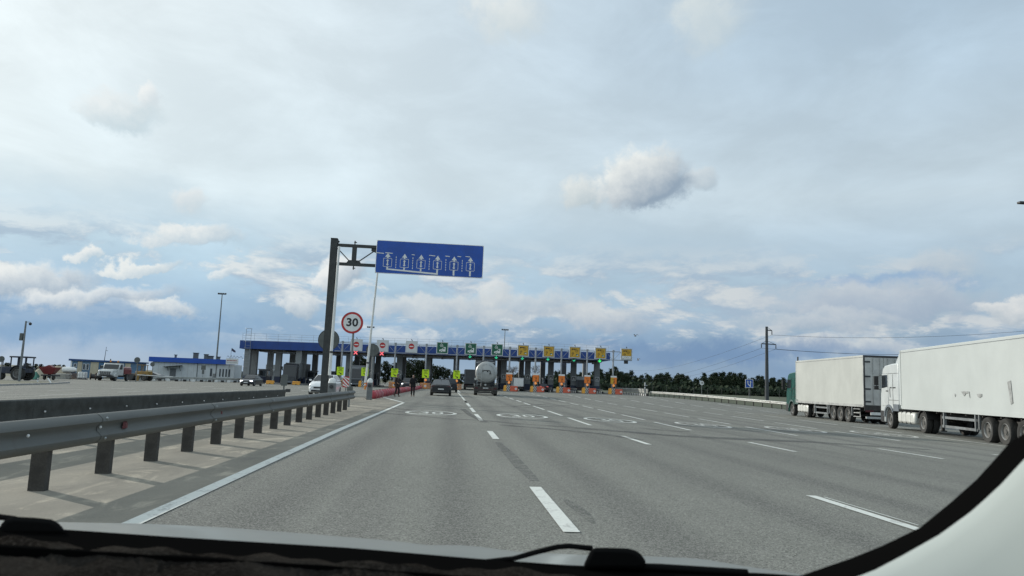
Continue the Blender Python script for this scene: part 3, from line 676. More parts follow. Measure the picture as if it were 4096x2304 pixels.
def car(label, loc, rz, paint, L=4.7, Wd=1.82, Ht=1.46, style='sedan', lights=False, tails=False, group=None, cat='car', plate=None, name='parked_car', rack=False):
    t = thing(name, label, cat, loc, rz, group); w = Wd / 2; h = L / 2
    if style == 'sedan': st = [(-h, .84, .42, .86), (-h + .12, .94, .30, .99), (-h + .65, .98, .22, 1.03), (-h + 1.1, 1, .2, .98), (0, 1, .19, .95), (h - 1.45, 1, .19, .96), (h - .75, .98, .2, .86), (h - .22, .92, .22, .74), (h, .80, .30, .60)]
    elif style == 'hatch': st = [(-h, .86, .42, .95), (-h + .12, .95, .30, 1.05), (-h + .6, .99, .22, 1.04), (0, 1, .19, 1.0), (h - 1.15, 1, .19, 1.02), (h - .55, .97, .2, .93), (h - .18, .92, .22, .82), (h, .80, .30, .66)]
    else: st = [(-h, .88, .45, 1.1), (-h + .1, .96, .34, 1.2), (-h + .6, 1, .27, 1.18), (0, 1, .25, 1.12), (h - 1.05, 1, .25, 1.14), (h - .5, .98, .26, 1.06), (h - .15, .94, .28, .95), (h, .84, .36, .8)]
    secs = []
    for y, f, zb, zt in st:
        a = w * f; zm = (zb + zt) / 2
        secs.append([(-a * .88, y, zb), (-a * .98, y, zb + .1), (-a, y, zm), (-a * .97, y, zt - .12), (-a * .86, y, zt - .02), (-a * .45, y, zt + .02), (a * .45, y, zt + .02), (a * .86, y, zt - .02), (a * .97, y, zt - .12), (a, y, zm), (a * .98, y, zb + .1), (a * .88, y, zb)])
    mb = MB(); mb.loft(secs, paint); body = mb.build('body', t, smooth=32)
    zb_ = .96 if style == 'sedan' else (1.02 if style == 'hatch' else 1.14)
    y0, y1, y2, y3 = {'sedan': (-h + .38, -h + 1.75, h - 2.2, h - 1.3), 'hatch': (-h + .10, -h + .62, h - 1.95, h - 1.12), 'suv': (-h + .08, -h + .45, h - 1.85, h - 1.08)}[style]
    wt = w * .66; wb = w * .88
    G0 = [(-wb, y0, zb_), (-wb, y3, zb_), (wb, y3, zb_), (wb, y0, zb_)]; G1 = [(-wt, y1, Ht - .03), (-wt, y2, Ht - .03), (wt, y2, Ht - .03), (wt, y1, Ht - .03)]
    mb = MB(); mb.loft([[(a, c_, z - .06) for a, c_, z in G0], G1, [(a * .9, c_ + (.12 if i in (0, 3) else -.12), Ht) for i, (a, c_, z) in enumerate(G1)]], paint); mb.build('roof', t, smooth=40, bevel=.03)
    def pane(name, A, B, C, D_, n):
        A, B, C, D_ = map(Vector, (A, B, C, D_)); ce = (A + B + C + D_) / 4; n = Vector(n) * .028
        P = [ce + (p - ce) * .90 + n for p in (A, B, C, D_)]; Q = [p - n * 1.5 for p in P]
        mb = MB(); mb.loft([Q, P], GLASS); mb.build(name, t)
    pane('windscreen', G0[1], G0[2], G1[2], G1[1], (0, 1, .7)); pane('rear_window', G0[0], G0[3], G1[3], G1[0], (0, -1, .7))
    for sg, i, j in ((-1, 0, 1), (1, 3, 2)): pane('side_window', G0[i], G0[j], G1[j], G1[i], (sg, 0, .3))
    r = .33 if style != 'suv' else .37
    for sx in (-1, 1):
        for yy in (h - .92, -h + .95): wheel(t, (sx * (w - .105), yy, r), r, .22, sx)
        yf = h - .16; lens('headlight', t, (sx * w * .68, yf, .66 if style != 'suv' else .84), (.34, .14, .13), LAMPON if lights else LAMPOFF)
        lens('tail_light', t, (sx * w * .70, -h + .07, .84 if style == 'sedan' else .98), (.40, .12, .13), TAILON if tails else TAIL)
        mb = MB(); mb.cb((sx * (w + .07), h - 1.5, zb_ + .05), (.17, .10, .12), paint); mb.build('mirror', t, bevel=.03)
    mb = MB(); mb.box(-w * .52, w * .52, h - .10, h + .012, .50, .62, BLACK); mb.box(-w * .7, w * .7, h - .13, h + .006, .30, .42, BLACK); mb.build('grille', t, bevel=.01)
    mb = MB(); mb.box(-w * .8, w * .8, -h - .02, -h + .12, .30, .42, BLACK); mb.build('rear_bumper', t, bevel=.02)
    mb = MB(); mb.box(-.26, .26, -h - .03, -h + .02, .55, .665, PLATE); mb.text(plate or 'O 410 TT 36', .075, SBLK, T(0, -h - .034, .61), w=.44); mb.build('number_plate', t)
    mb = MB(); mb.box(-.26, .26, h - .02, h + .02, .40, .51, PLATE); mb.build('number_plate', t)
    mb = MB(); mb.lathe([(.05, -.012), (.045, .0)], RIM, 12, 'y', T(0, -h + .02, .86)); mb.build('badge', t)
    if rack:
        mb = MB(); mb.tube([(0, y1 + .2, Ht), (-.02, y1 - .05, Ht + .16)], .02, BLACK, 6); mb.build('aerial', t)
    return t
P_BLK = M('black_car_paint', (.006, .007, .008), .4, 0, .1, coat=.12); P_WHT = M('white_car_paint', (.72, .74, .74), .3, 0, .04, coat=.5)
P_GRY = M('graphite_car_paint', (.030, .034, .042), .35, .2, .1, coat=.25); P_RED = M('dark_red_car_paint', (.06, .008, .010), .35, .1, .1, coat=.2); P_DRK = M('dark_blue_car_paint', (.008, .010, .016), .4, .1, .1, coat=.15)
q = G(1762, 1583.5); car('black sedan driving away in the lane between the two men and the tanker', (q.x, q.y + 2.3, q.z), 0, P_BLK, 4.8, 1.9, 1.47, name='moving_car', rack=True, plate='O 417 TT 36')
q = (0.35, 98); car('dark estate car partly hidden ahead of the black sedan', (*q, gz(*q)), 0, P_DRK, 4.6, 1.85, 1.75, 'suv', name='moving_car')
q = G(1279, 1584); car('white hatchback coming towards the camera behind the gantry post', (q.x, q.y + 2.15, q.z), PI, P_WHT, 4.3, 1.79, 1.48, 'hatch', name='moving_car')
q = (-26.3, 104.5); car('dark grey sedan with bright headlights leaving the toll plaza on the open tarmac', (*q, gz(*q)), PI - .05, P_GRY, 4.85, 1.84, 1.46, lights=True, name='moving_car')
q = (-5.7, 112); car('dark car with one bright headlight showing behind the bald man', (*q, gz(*q)), PI, P_DRK, 4.5, 1.85, 1.7, 'suv', lights=True, name='moving_car')
q = (17.7, 140); car('dark red car with lit tail lights waiting at a booth', (*q, gz(*q)), 0, P_RED, 4.2, 1.75, 1.52, 'hatch', tails=True, name='moving_car')
# ------------------------------------------------------------------ articulated lorries on the right
def arc(cy, cz, r, a0, a1, n=8): return [(cy + r * math.cos(a0 + (a1 - a0) * i / n), cz + r * math.sin(a0 + (a1 - a0) * i / n)) for i in range(n + 1)]
GREYP = M('grey_skirt_plastic', (.13, .15, .17), .55, 0, .15); TANKW = M('white_fuel_tank', (.56, .57, .54), .45, .2, .1, dirt=.35)
CHS = M('dirty_chassis', (.035, .034, .032), .8, 0, .4, 3, dirt=.5); ALU = M('dull_aluminium', (.38, .39, .38), .5, .6, .15, dirt=.3); GUARDG = M('grey_side_rail', (.17, .185, .19), .55, .2, .2, dirt=.4)
def tractor_unit(t, paint, wb=4.2, tank=True, fair=True, skirt=GREYP):
    W2 = 1.24
    prof = [(1.36, .32), (1.38, 1.05), (1.34, 1.75), (1.12, 2.85), (.92, 3.30), (.55, 3.46), (-.4, 3.53), (-1.5, 3.55), (-1.5, 1.10), (-.72, 1.10)] + list(reversed(arc(0, .53, .64, .10, 2.3))) + [(.66, .32)]
    mb = MB(); mb.prism(prof, -W2, W2, paint); mb.build('cab', t, bevel=.06, smooth=40)
    for sx in (-1, 1):
        x = sx * (W2 + .004); q = lambda P, m, mb, d=.012: mb.prism(P, min(x, x + sx * d), max(x, x + sx * d), m)
        mb = MB(); q([(.08, 1.24), (1.16, 1.24), (1.10, 2.2), (.98, 3.0), (.08, 3.0)], paint, mb, .016); dr = mb.build('door', t, bevel=.005)
        mb = MB(); x2 = sx * (W2 + .021); mb.prism([(.14, 2.27), (1.06, 2.20), (.96, 2.93), (.14, 2.93)], min(x2, x2 + sx * .01), max(x2, x2 + sx * .01), GLASS); mb.build('side_window', dr)
        mb = MB(); mb.cb((sx * (W2 + .035), .20, 2.05), (.03, .26, .05), BLACK); mb.build('handle', dr)
        mb = MB(); q([(-1.45, 1.55), (.02, 1.55), (.02, 1.565), (-1.45, 1.565)], BLACK, mb); q([(-.66, 1.2), (-.65, 1.2), (-.65, 2.95), (-.66, 2.95)], BLACK, mb); q([(-1.46, 3.0), (1.0, 3.0), (1.0, 3.014), (-1.46, 3.014)], BLACK, mb); mb.build('panel_seam', t)
        mb = MB(); q([(-.45, 2.20), (-.18, 2.20), (-.18, 2.26), (-.45, 2.26)], BLACK, mb); q([(-1.05, 2.20), (-.6, 2.20), (-.6, 2.26), (-1.05, 2.26)], BLACK, mb); q([(-.25, 1.7), (-.20, 1.7), (-.14, 2.19), (-.19, 2.19)], BLACK, mb); mb.build('side_badge', t)
        mb = MB(); q([(-1.5, .98), (-.70, .98), (-.74, 1.34), (-1.5, 1.34)], skirt, mb, .03)
        A = arc(0, .53, .66, .15, 2.6, 10); B = arc(0, .53, .78, .15, 2.6, 10); q(A + list(reversed(B)), skirt, mb, .04); mb.build('wheel_arch', t)
        mb = MB(); mb.box(min(x, x + sx * .03), max(x, x + sx * .03), .80, 1.30, .34, .95, BLACK); mb.build('step', t, bevel=.02)
        mb = MB(); mb.tube([(sx * W2, 1.2, 2.95), (sx * (W2 + .16), 1.36, 2.86), (sx * (W2 + .18), 1.4, 2.2), (sx * W2, 1.25, 2.1)], .025, BLACK, 6); mb.cb((sx * (W2 + .22), 1.38, 2.62), (.24, .14, .52), BLACK); mb.cb((sx * (W2 + .22), 1.38, 2.22), (.24, .14, .22), BLACK); mb.build('mirror', t, bevel=.02)
        lens('headlight', t, (sx * .95, 1.40, .72), (.42, .05, .24), LAMPOFF)
        wheel(t, (sx * 1.06, 0, .52), .52, .30, sx, RIMD, 10, True)
        for dx_ in (1.06, .74): wheel(t, (sx * dx_, -wb, .52), .52, .27, sx, RIMD, 10, True)
        mb = MB(); A = arc(-wb, .53, .60, .3, PI - .3, 8); B = arc(-wb, .53, .64, .3, PI - .3, 8); mb.prism(A + list(reversed(B)), sx * .62, sx * 1.22, BLACK); mb.build('mudguard', t)
    mb = MB(); mb.prism([(1.345, 1.82), (1.365, 1.82), (1.15, 2.86), (1.13, 2.86)], -1.12, 1.12, GLASS); mb.build('windscreen', t)
    mb = MB(); mb.prism([(1.37, .95), (1.40, .95), (1.37, 1.62), (1.345, 1.62)], -.85, .85, BLACK); mb.build('grille', t); mb = MB(); mb.prism([(.95, 2.88), (1.42, 2.80), (1.42, 2.86), (.93, 3.08)], -1.15, 1.15, BLACK); mb.build('sun_visor', t)
    if fair:
        mb = MB(); secs = []
        for y, z, w in ((-.35, 3.50, 1.0), (-.8, 3.78, 1.06), (-1.3, 4.05, 1.10), (-1.62, 4.14, 1.12)): secs.append([(-w, y, 3.5), (-w, y, z - .06), (-w + .12, y, z), (w - .12, y, z), (w, y, z - .06), (w, y, 3.5)])
        mb.loft(secs, paint); mb.build('roof_deflector', t, smooth=45)
        for sx in (-1, 1): mb = MB(); mb.box(sx * 1.17 - .03, sx * 1.17 + .03, -1.95, -1.48, 1.3, 4.02, paint); mb.build('side_deflector', t, bevel=.02)
    mb = MB(); mb.box(-.45, -.33, -wb - .8, 1.0, .62, .88, CHS); mb.box(.33, .45, -wb - .8, 1.0, .62, .88, CHS); mb.box(-1.1, 1.1, -wb - .09, -wb + .09, .43, .61, CHS); mb.build('chassis', t)
    if tank:
        for sx in (-1, 1):
            mb = MB(); mb.box(sx * .96 - .27, sx * .96 + .27, -3.55, -1.2, .38, .98, TANKW); tk = mb.build('fuel_tank', t, bevel=.12, smooth=50)
            for y in (-3.0, -2.4, -1.8): mb = MB(); mb.box(sx * .96 - .276, sx * .96 + .276, y - .025, y + .025, .374, .986, DSTEEL); mb.build('tank_strap', tk, bevel=.12)
def semi(label, loc, hd, paint, box, y0, y1, z0, z1, axles, wb, guard, skirt=GREYP, fair=True, rail=None, tank=True, W2=1.27):
    t = thing('articulated_lorry', label, 'lorry', loc, hd, 'lorries parked nose to tail by the right guardrail')
    tractor_unit(t, paint, wb, tank, fair, skirt)
    mb = MB(); mb.box(-W2, W2, y1, y0, z0, z1, box); bx_o = mb.build('trailer_box', t, bevel=.03)
    mb = MB()
    for sx in (-1, 1):
        x = sx * (W2 + .004); a, b_ = min(x, x + sx * .012), max(x, x + sx * .012)
        mb.box(a, b_, y0 - .09, y0 - .0, z0, z1, box); mb.box(a, b_, y1, y1 + .09, z0, z1, rail or box); mb.box(a, b_, y1, y0, z1 - .14, z1 - .125, GREYP); mb.box(a, b_, y1 + .091, y0 - .091, z0 - .06, z0 + .10, rail or box)
    mb.build('edge_trim', bx_o)
    mb = MB(); mb.box(-.55, -.40, y1, y0 - 1.0, z0 - .34, z0 - .061, CHS); mb.box(.40, .55, y1, y0 - 1.0, z0 - .34, z0 - .061, CHS)
    for y in frange(y1 + .1, y0 - 1.2, 1.5): mb.box(-1.18, 1.18, y - .04, y + .04, z0 - .16, z0 - .062, CHS)
    mb.box(-.95, .95, axles[-1] - .4, axles[0] + .4, .75, .95, CHS); mb.build('trailer_chassis', t)
    for y in axles:
        for sx in (-1, 1): wheel(t, (sx * 1.06, y, .53), .53, .36, sx, RIMD, 10, True)
        mb = MB(); mb.box(-.9, .9, y - .06, y + .06, .45, .6, CHS); mb.build('axle', t)
    for sx in (-1, 1):
        mb = MB(); g0, g1 = guard; x = sx * 1.2
        for z in (.42, .82): mb.box(x - .02, x + .02, g1, g0, z, z + .11, GUARDG)
        for y in (g0 - .25, g1 + .12): mb.box(x - .06, x - .021 * 1 if sx > 0 else x + .06, y - .05, y + .05, .42, z0 - .06, GUARDG)
        mb.build('side_guard', t)
        mb = MB(); mb.box(sx * .95 - .06, sx * .95 + .06, g0 + .55, g0 + .70, .25, z0 - .07, CHS); mb.box(sx * .95 - .13, sx * .95 + .13, g0 + .5, g0 + .75, .2, .25, CHS); mb.build('landing_leg', t)
        mb = MB(); x = sx * 1.22; mb.box(x - .03, x + .03, axles[0] + .62, axles[0] + .70, .5, z0 - .062, GUARDG); mb.box(x - .03, x + .03, axles[-1] - .70, axles[-1] - .62, .5, z0 - .062, GUARDG); mb.build('mud_flap', t)
    # rear end: two doors with hinges, lamps, underrun bar
    DG = M('rear_door_grey', (.46, .46, .44), .5, .2, .12, dirt=.3)
    for sx in (-1, 1):
        mb = MB(); mb.box(min(sx * .02, sx * (W2 - .09)), max(sx * .02, sx * (W2 - .09)), y1 - .03, y1 - .002, z0 + .08, z1 - .14, DG); d = mb.build('rear_door', t)
        for z in (z0 + .3, z0 + 1.1, z0 + 1.9, z1 - .42): mb = MB(); mb.box(min(sx * (W2 - .09), sx * (W2 - .42)), max(sx * (W2 - .09), sx * (W2 - .42)), y1 - .055, y1 - .031, z - .05, z + .05, DSTEEL); mb.build('hinge', d)
        for xx in (.25, .7): mb = MB(); mb.tube([(sx * xx, y1 - .06, z0 + .1), (sx * xx, y1 - .06, z1 - .16)], .018, ALU, 6); mb.build('lock_bar', d)
        lens('tail_light', t, (sx * .95, y1 - .05, .86), (.5, .06, .13), TAIL)
    mb = MB(); mb.box(-W2, W2, y1 - .02, y1 - .001, z1 - .135, z1, DSTEEL); mb.box(-W2, -W2 + .085, y1 - .02, y1 - .001, z0, z1 - .136, DSTEEL); mb.box(W2 - .085, W2, y1 - .02, y1 - .001, z0, z1 - .136, DSTEEL); mb.box(-W2, W2, y1 - .04, y1 - .001, z0 - .28, z0 + .07, CHS); mb.build('door_frame', t)
    mb = MB(); mb.box(-1.2, 1.2, y1 - .12, y1 - .02, .38, .52, ALU); mb.box(-.9, .9, y1 - .10, y1 - .03, .62, .80, PLATE); mb.build('underrun_bar', t)
    return t
BOXW = M('white_box_body', (.425, .455, .445), .55, 0, .05, .35, dirt=.04); BOXC = M('cream_box_body', (.405, .42, .395), .55, 0, .06, .5, dirt=.08)
CABW = M('white_cab_paint', (.50, .53, .53), .35, 0, .04, coat=.3); CABG = M('teal_cab_paint', (.005, .072, .058), .32, 0, .12, coat=.4)
hd = -math.atan2(2.51, 10.86); o = Vector((24.38, 40.03, -.33)) + Vector((math.cos(hd), math.sin(hd), 0)) * 1.24
o.z = gz(o.x, o.y) + .02
lw = semi('white lorry with a scuffed white box trailer, the nearer of the two lorries', o, hd, CABW, BOXW, -1.9, -15.4, 1.18, 4.2, (-11.2, -12.62, -14.04), 4.55, (-6.86, -10.35))
SCUFF = M('bare_scuffed_panel', (.26, .27, .265), .7, 0, .3, 6)
mb = MB(); x = -1.288                                                    # torn patches in the side skin
for P in ([(-8.55, 1.92), (-8.45, 1.98), (-8.40, 1.88), (-8.5, 1.82)], [(-9.1, 2.06), (-9.7, 2.08), (-9.75, 2.0), (-9.55, 1.98), (-9.38, 1.86)], [(-9.8, 2.07), (-9.86, 2.07), (-9.92, 1.80), (-9.88, 1.80)], [(-10.55, 1.97), (-11.0, 1.98), (-10.98, 1.86), (-10.75, 1.82), (-10.62, 1.86)], [(-13.1, 2.45), (-13.35, 2.5), (-13.45, 1.65), (-13.28, 1.6), (-13.2, 2.0)]):
    mb.prism(P, x - .002, x + .004, SCUFF)
mb.build('torn_panel_patch', lw)
hd = -math.atan2(1.19, 10.75); o = Vector((28.07, 59.72, 0)) + Vector((math.cos(hd), math.sin(hd), 0)) * 1.24; o.z = gz(o.x, o.y)
lg = semi('teal-green lorry with a cream box trailer, the farther of the two lorries', o, hd, CABG, BOXC, -1.05, -13.45, 1.16, 4.42, (-8.36, -9.6, -10.85), 3.1, (-4.76, -7.5), skirt=M('dusty_teal_skirt', (.05, .10, .09), .6), rail=ALU, tank=True, fair=False)
mb = MB(); mb.tube([(-1.15, -1.2, 1.0), (-1.15, -1.2, 4.75)], .06, BLACK, 8); mb.build('exhaust_stack', lg)
mb = MB(); P = [(-1.22, -12.75, .46), (-1.22, -11.75, .46), (-1.22, -11.75, .95), (-1.22, -12.75, .95), (-1.22, -12.75, .46)]; mb.tube(P, .03, ALU, 6); mb.tube([(-1.22, -12.7, .7), (-1.22, -11.8, .7)], .03, ALU, 6); mb.build('pallet_rack', lg)
# ------------------------------------------------------------------ milk tanker seen from behind
TANKS = M('tanker_shell', (.36, .37, .36), .38, .25, .1, 1.2, dirt=.2)
q = G(1940, 1582); o = Vector((q.x + .05, q.y, q.z))
t = thing('tanker_lorry', 'tanker lorry seen from behind with a round silver tank and a black tap picture', 'tanker lorry', o, -.035, None)
zt_, rt_ = 2.44, 1.17
mb = MB(); mb.lathe([(.02, -.10), (.55, -.07), (.95, .02), (1.08, .12), (rt_, .3), (rt_, 9.6), (1.0, 9.85), (.02, 9.95)], TANKS, 40, 'y', T(0, .2, zt_)); tk = mb.build('tank', t, smooth=40)
mb = MB(); K = SBLK; y = .065
mb.r2(-.42, -.33, zt_ + .04, zt_ + .26, y, K); mb.r2(-.29, .25, zt_ + .16, zt_ + .24, y, K); mb.ring2(.25, zt_ + .04, .12, .20, y, K, 8, 0, PI / 2); mb.r2(.05, .18, zt_ + .04, zt_ + .155, y, K); mb.d2(.12, zt_ + .12, .07, y - .002, K, 12)
mb.r2(.36, .48, zt_ - .14, zt_ + .02, y, K); mb.r2(.30, .54, zt_ - .11, zt_ - .07, y - .002, K); mb.p2([(.22, zt_ - .28), (.30, zt_ - .22), (.55, zt_ - .22), (.55, zt_ - .25), (.32, zt_ - .25)], y, K)
mb.build('tap_picture', tk)
mb = MB(); TX = M('faded_lettering', (.16, .17, .17), .6)
def arctext(s, r, a0, a1, size, flip=False):
    n = len(s)
    for i, ch in enumerate(s):
        if ch == ' ': continue
        a = math.radians(a0 + (a1 - a0) * i / max(1, n - 1)); x, z = r * math.cos(a), r * math.sin(a)
        mb.text(ch, size, TX, T(x, .05 if r < .95 else .10, zt_ + z) @ Matrix.Rotation(-(a - PI / 2) if not flip else -(a + PI / 2), 4, 'Y'))
arctext('WILL BE  THE BATTER IN THE BT', .84, 118, -16, .15); arctext('THE DRINKABLE PRODUCT LINE', .86, 222, 318, .11, True); mb.build('lettering', tk)
mb = MB()
for x in (-.95, -.52): mb.tube([(x, -.12, 1.0), (x, -.10, 1.5), (x, .0 if x > -.9 else .3, 3.2)], .022, STEEL, 6)
for z in frange(1.15, 3.0, .3): mb.tube([(-.95, -.1, z), (-.52, -.1, z)], .016, STEEL, 6)
mb.build('ladder', t)
mb = MB(); mb.lathe([(.02, 0), (.13, 0), (.13, 2.2), (.02, 2.2)], TANKW, 14, 'y', T(-1.12, .3, 1.72)); mb.build('hose_tube', t)
mb = MB(); mb.box(-1.27, 1.27, -.05, .16, .42, .96, CHS); mb.box(-1.27, -1.17, -.05, .4, .961, 1.2, ALU); mb.build('rear_beam', t, bevel=.02)
mb = MB(); mb.box(-1.2, 1.2, .0, .14, .24, .40, CHS); mb.box(-.9, -.8, .02, .12, .401, .419, CHS); mb.box(.8, .9, .02, .12, .401, .419, CHS); mb.build('underrun_bar', t)
mb = MB(); mb.box(-.30, .26, -.075, -.052, .72, .83, PLATE); mb.text('AM 8820 36', .08, SBLK, T(-.02, -.08, .775), w=.46); mb.build('number_plate', t)
mb = MB(); mb.box(-1.1, -.1, -.066, -.052, .64, .67, M('reflective_red_tape', (.10, .03, .03), .5)); mb.box(.1, 1.1, -.066, -.052, .64, .67, MATS['reflective_red_tape']); mb.build('reflective_tape', t)
for sx in (-1, 1): lens('tail_light', t, (sx * 1.0, -.07, .78), (.34, .04, .12), TAIL)
mb = MB(); mb.lathe([(.10, -.1), (.12, 0), (.12, .3)], ALU, 14, 'y', T(-.05, .1, 1.12)); mb.lathe([(.07, -.1), (.07, .3)], ALU, 12, 'y', T(1.0, .1, 1.75)); mb.build('outlet_valve', t)
mb = MB(); mb.box(-.5, .5, .4, 10, .85, 1.25, CHS); mb.build('trailer_chassis', t)
for y in (.75, 2.0, 3.25):
    for sx in (-1, 1):
        wheel(t, (sx * 1.06, y, .52), .52, .36, sx, RIMD, 10, True); mb = MB(); A = arc(y, .53, .60, .2, PI - .2); Bq_ = arc(y, .53, .64, .2, PI - .2); mb.prism(A + list(reversed(Bq_)), sx * .85, sx * 1.26, BLACK); mb.build('mudguard', t)
CABD = M('dark_cab_paint', (.016, .018, .024), .35, 0, .1, coat=.3)
mb = MB(); mb.box(-1.22, 1.22, 10.4, 12.7, .9, 4.0, CABD); cb_ = mb.build('cab', t, bevel=.06)
mb = MB(); mb.text('HITROC', .30, M('cab_lettering', (.45, .46, .46), .6), T(-.55, 10.39, 3.72), w=1.05); mb.box(.05, 1.1, 10.3, 10.36, 3.70, 3.82, ALU); mb.build('cab_sign', cb_)
for y in (9.2, 12.0):
    for sx in (-1, 1): wheel(t, (sx * 1.05, y, .52), .52, .32, sx, RIMD, 10, True)
# ------------------------------------------------------------------ lorries under the canopy
def box_lorry(label, loc, rz, paint, boxm, L=7.5, Wd=2.5, z0=1.05, z1=3.6, cabh=2.9, lights=False, cat='lorry', name='box_lorry', high=False, doors=True):
    t = thing(name, label, cat, loc, rz); w = Wd / 2; h = L / 2
    mb = MB(); mb.prism([(h, .4), (h + .02, 1.2), (h - .12, 2.0), (h - .25, cabh - .15), (h - .6, cabh), (h - 1.9, cabh), (h - 1.9, .9), (h - 1.4, .9), (h - 1.3, .4)], -w * .97, w * .97, paint); mb.build('cab', t, bevel=.06)
    mb = MB(); mb.prism([(h - .02, 1.5), (h + .02, 1.5), (h - .17, cabh - .45), (h - .21, cabh - .45)], -w * .86, w * .86, GLASS); mb.build('windscreen', t)
    mb = MB(); mb.box(-w * .75, w * .75, h - .02, h + .03, .62, 1.28, BLACK)
    for i in range(4): mb.box(-w * .68, w * .68, h + .031, h + .05, .68 + .15 * i, .72 + .15 * i, GREYP)
    mb.build('grille', t)
    mb = MB(); mb.box(-w, w, h - .3, h + .06, .32, .60, GREYP); mb.build('bumper', t, bevel=.04)
    for sx in (-1, 1):
        lens('headlight', t, (sx * w * .74, h + .05, .50), (.34, .06, .18), LAMPON if lights else LAMPOFF)
        mb = MB(); mb.cb((sx * (w + .14), h - .25, cabh - .75), (.2, .12, .6), BLACK); mb.tube([(sx * w, h - .3, cabh - .5), (sx * (w + .14), h - .25, cabh - .5)], .03, BLACK, 6); mb.build('mirror', t, bevel=.02)
        lens('tail_light', t, (sx * w * .78, -h - .01, .82), (.36, .06, .13), TAIL)
        for y in (h - 1.25, -h + 1.6): wheel(t, (sx * (w - .18), y, .48), .48, .30, sx, RIMD, 8, True)
    if high: mb = MB(); mb.loft([[(-w * .9, h - .8, cabh - .02), (w * .9, h - .8, cabh - .02), (w * .9, h - .8, cabh + .02), (-w * .9, h - .8, cabh + .02)], [(-w * .9, h - 1.9, cabh - .02), (w * .9, h - 1.9, cabh - .02), (w * .9, h - 1.9, z1 - .1), (-w * .9, h - 1.9, z1 - .1)]], paint); mb.build('roof_deflector', t, bevel=.03)
    if boxm:
        mb = MB(); mb.box(-w, w, -h, h - 2.05, z0, z1, boxm); bo_ = mb.build('box_body', t, bevel=.03)
        if doors:
            for sx in (-1, 1):
                mb = MB(); mb.box(min(sx * .03, sx * (w - .16)), max(sx * .03, sx * (w - .16)), -h - .025, -h - .002, z0 + .1, z1 - .12, boxm); d = mb.build('rear_door', bo_)
        mb = MB(); mb.box(-w - .004, -w + .10, -h - .03, -h - .001, z0, z1, GREYP); mb.box(w - .10, w + .004, -h - .03, -h - .001, z0, z1, GREYP); mb.box(-w + .101, w - .101, -h - .03, -h - .001, z1 - .09, z1 + .004, GREYP); mb.build('door_frame', bo_)
    mb = MB(); mb.box(-w * .8, w * .8, -h + .05, h - 1.2, .55, .9, CHS); mb.box(-w * .9, w * .9, -h - .04, -h + .04, .4, .6, CHS); mb.build('chassis', t)
    return t
GL = lambda x, y: (x, y, gz(x, y))
LGR = M('light_grey_cab', (.16, .17, .18), .4, 0, .1); DBX = M('dark_tarp', (.05, .055, .06), .6, 0, .15); GBX = M('grey_box_body', (.22, .23, .23), .6, 0, .1, dirt=.25)
box_lorry('grey lorry cab facing the camera between two booths, left of the second boom', GL(-16.35, 141.5), PI, LGR, GBX, 9, 2.5, 1.1, 3.8, 3.55, True, high=True)
box_lorry('dark lorry facing the camera with a lit headlight, half behind a pillar', GL(-28.1, 144), PI, CABD, GBX, 13, 2.5, 1.1, 3.9, 3.6, True, high=True)
box_lorry('small lorry with white double rear doors at the left of the orange-signed lanes', GL(13.15, 143), 0, LGR, WHITE, 6.4, 2.05, .85, 2.5, 2.2)
box_lorry('dark box lorry with a grey rear door beside the tanker, seen from behind', GL(4.3, 139.5), 0, CABD, DBX, 8, 2.5, 1.05, 3.65, 3.2)
box_lorry('grey lorry beyond the canopy between the first pillars', GL(-42.5, 188), PI, GBX, GBX, 8, 2.5, 1.1, 4.1, 3.0)
box_lorry('dark lorry with pale roof deflector behind the orange signs, seen from behind', GL(26.6, 151), 0, WHITE, DBX, 7, 2.45, 1.0, 2.5, 3.2, high=False)
# ================================================================== TOLL PLAZA
PX_ISL = [979, 1083, 1187, 1272, 1361, 1459, 1578, 1702, 1826, 1931, 2035, 2141, 2244.6, 2347, 2452]
XI = [PY(p, 1530, 134).x for p in PX_ISL]
yfront = lambda x: 142 + .11 * (x + 35.4)
zp = lambda x: -.12 + .0075 * max(-60, min(45, x))
FBLUE = M('canopy_blue_fascia', (.007, .046, .215), .5, 0, .10, .8, dirt=.12); SOFF = M('canopy_soffit', (.07, .075, .08), .7, 0, .2, .5)
COLM = M('pillar_grey_cladding', (.20, .212, .214), .55, 0, .10, 1.2, dirt=.25); COLB = M('pillar_dark_blue_base', (.018, .028, .065), .5, 0, .15, 2, dirt=.3); GALV = M('painted_truss_grey', (.30, .32, .34), .5, .4, .12)
t = thing('toll_canopy', 'long toll plaza canopy with a blue fascia on grey pillars across all lanes', 'toll canopy', (0, 0, 0))
X0, X1, Y0, Y1, ZB, ZT = -37.85, 30.35, 140.0, 160.0, 6.2, 7.68
def sbox(mb, x0, x1, y0, y1, z0, z1, m):       # a box following the crossfall of the plaza
    a, c = zp(x0), zp(x1)
    mb.raw([(x0, y0, z0 + a), (x1, y0, z0 + c), (x1, y1, z0 + c), (x0, y1, z0 + a), (x0, y0, z1 + a), (x1, y0, z1 + c), (x1, y1, z1 + c), (x0, y1, z1 + a)],
           [(0, 3, 2, 1), (4, 5, 6, 7), (0, 1, 5, 4), (1, 2, 6, 5), (2, 3, 7, 6), (3, 0, 4, 7)], m)
mb = MB(); sbox(mb, X0 + .1, X1 - .1, Y0 + .1, Y1 - .1, ZB + .12, ZT - .15, SOFF)
for x in frange(X0 + 2, X1 - 2, 5.6): sbox(mb, x - .12, x + .12, Y0 + .2, Y1 - .2, ZB - .16, ZB + .119, SOFF)
mb.build('roof', t)
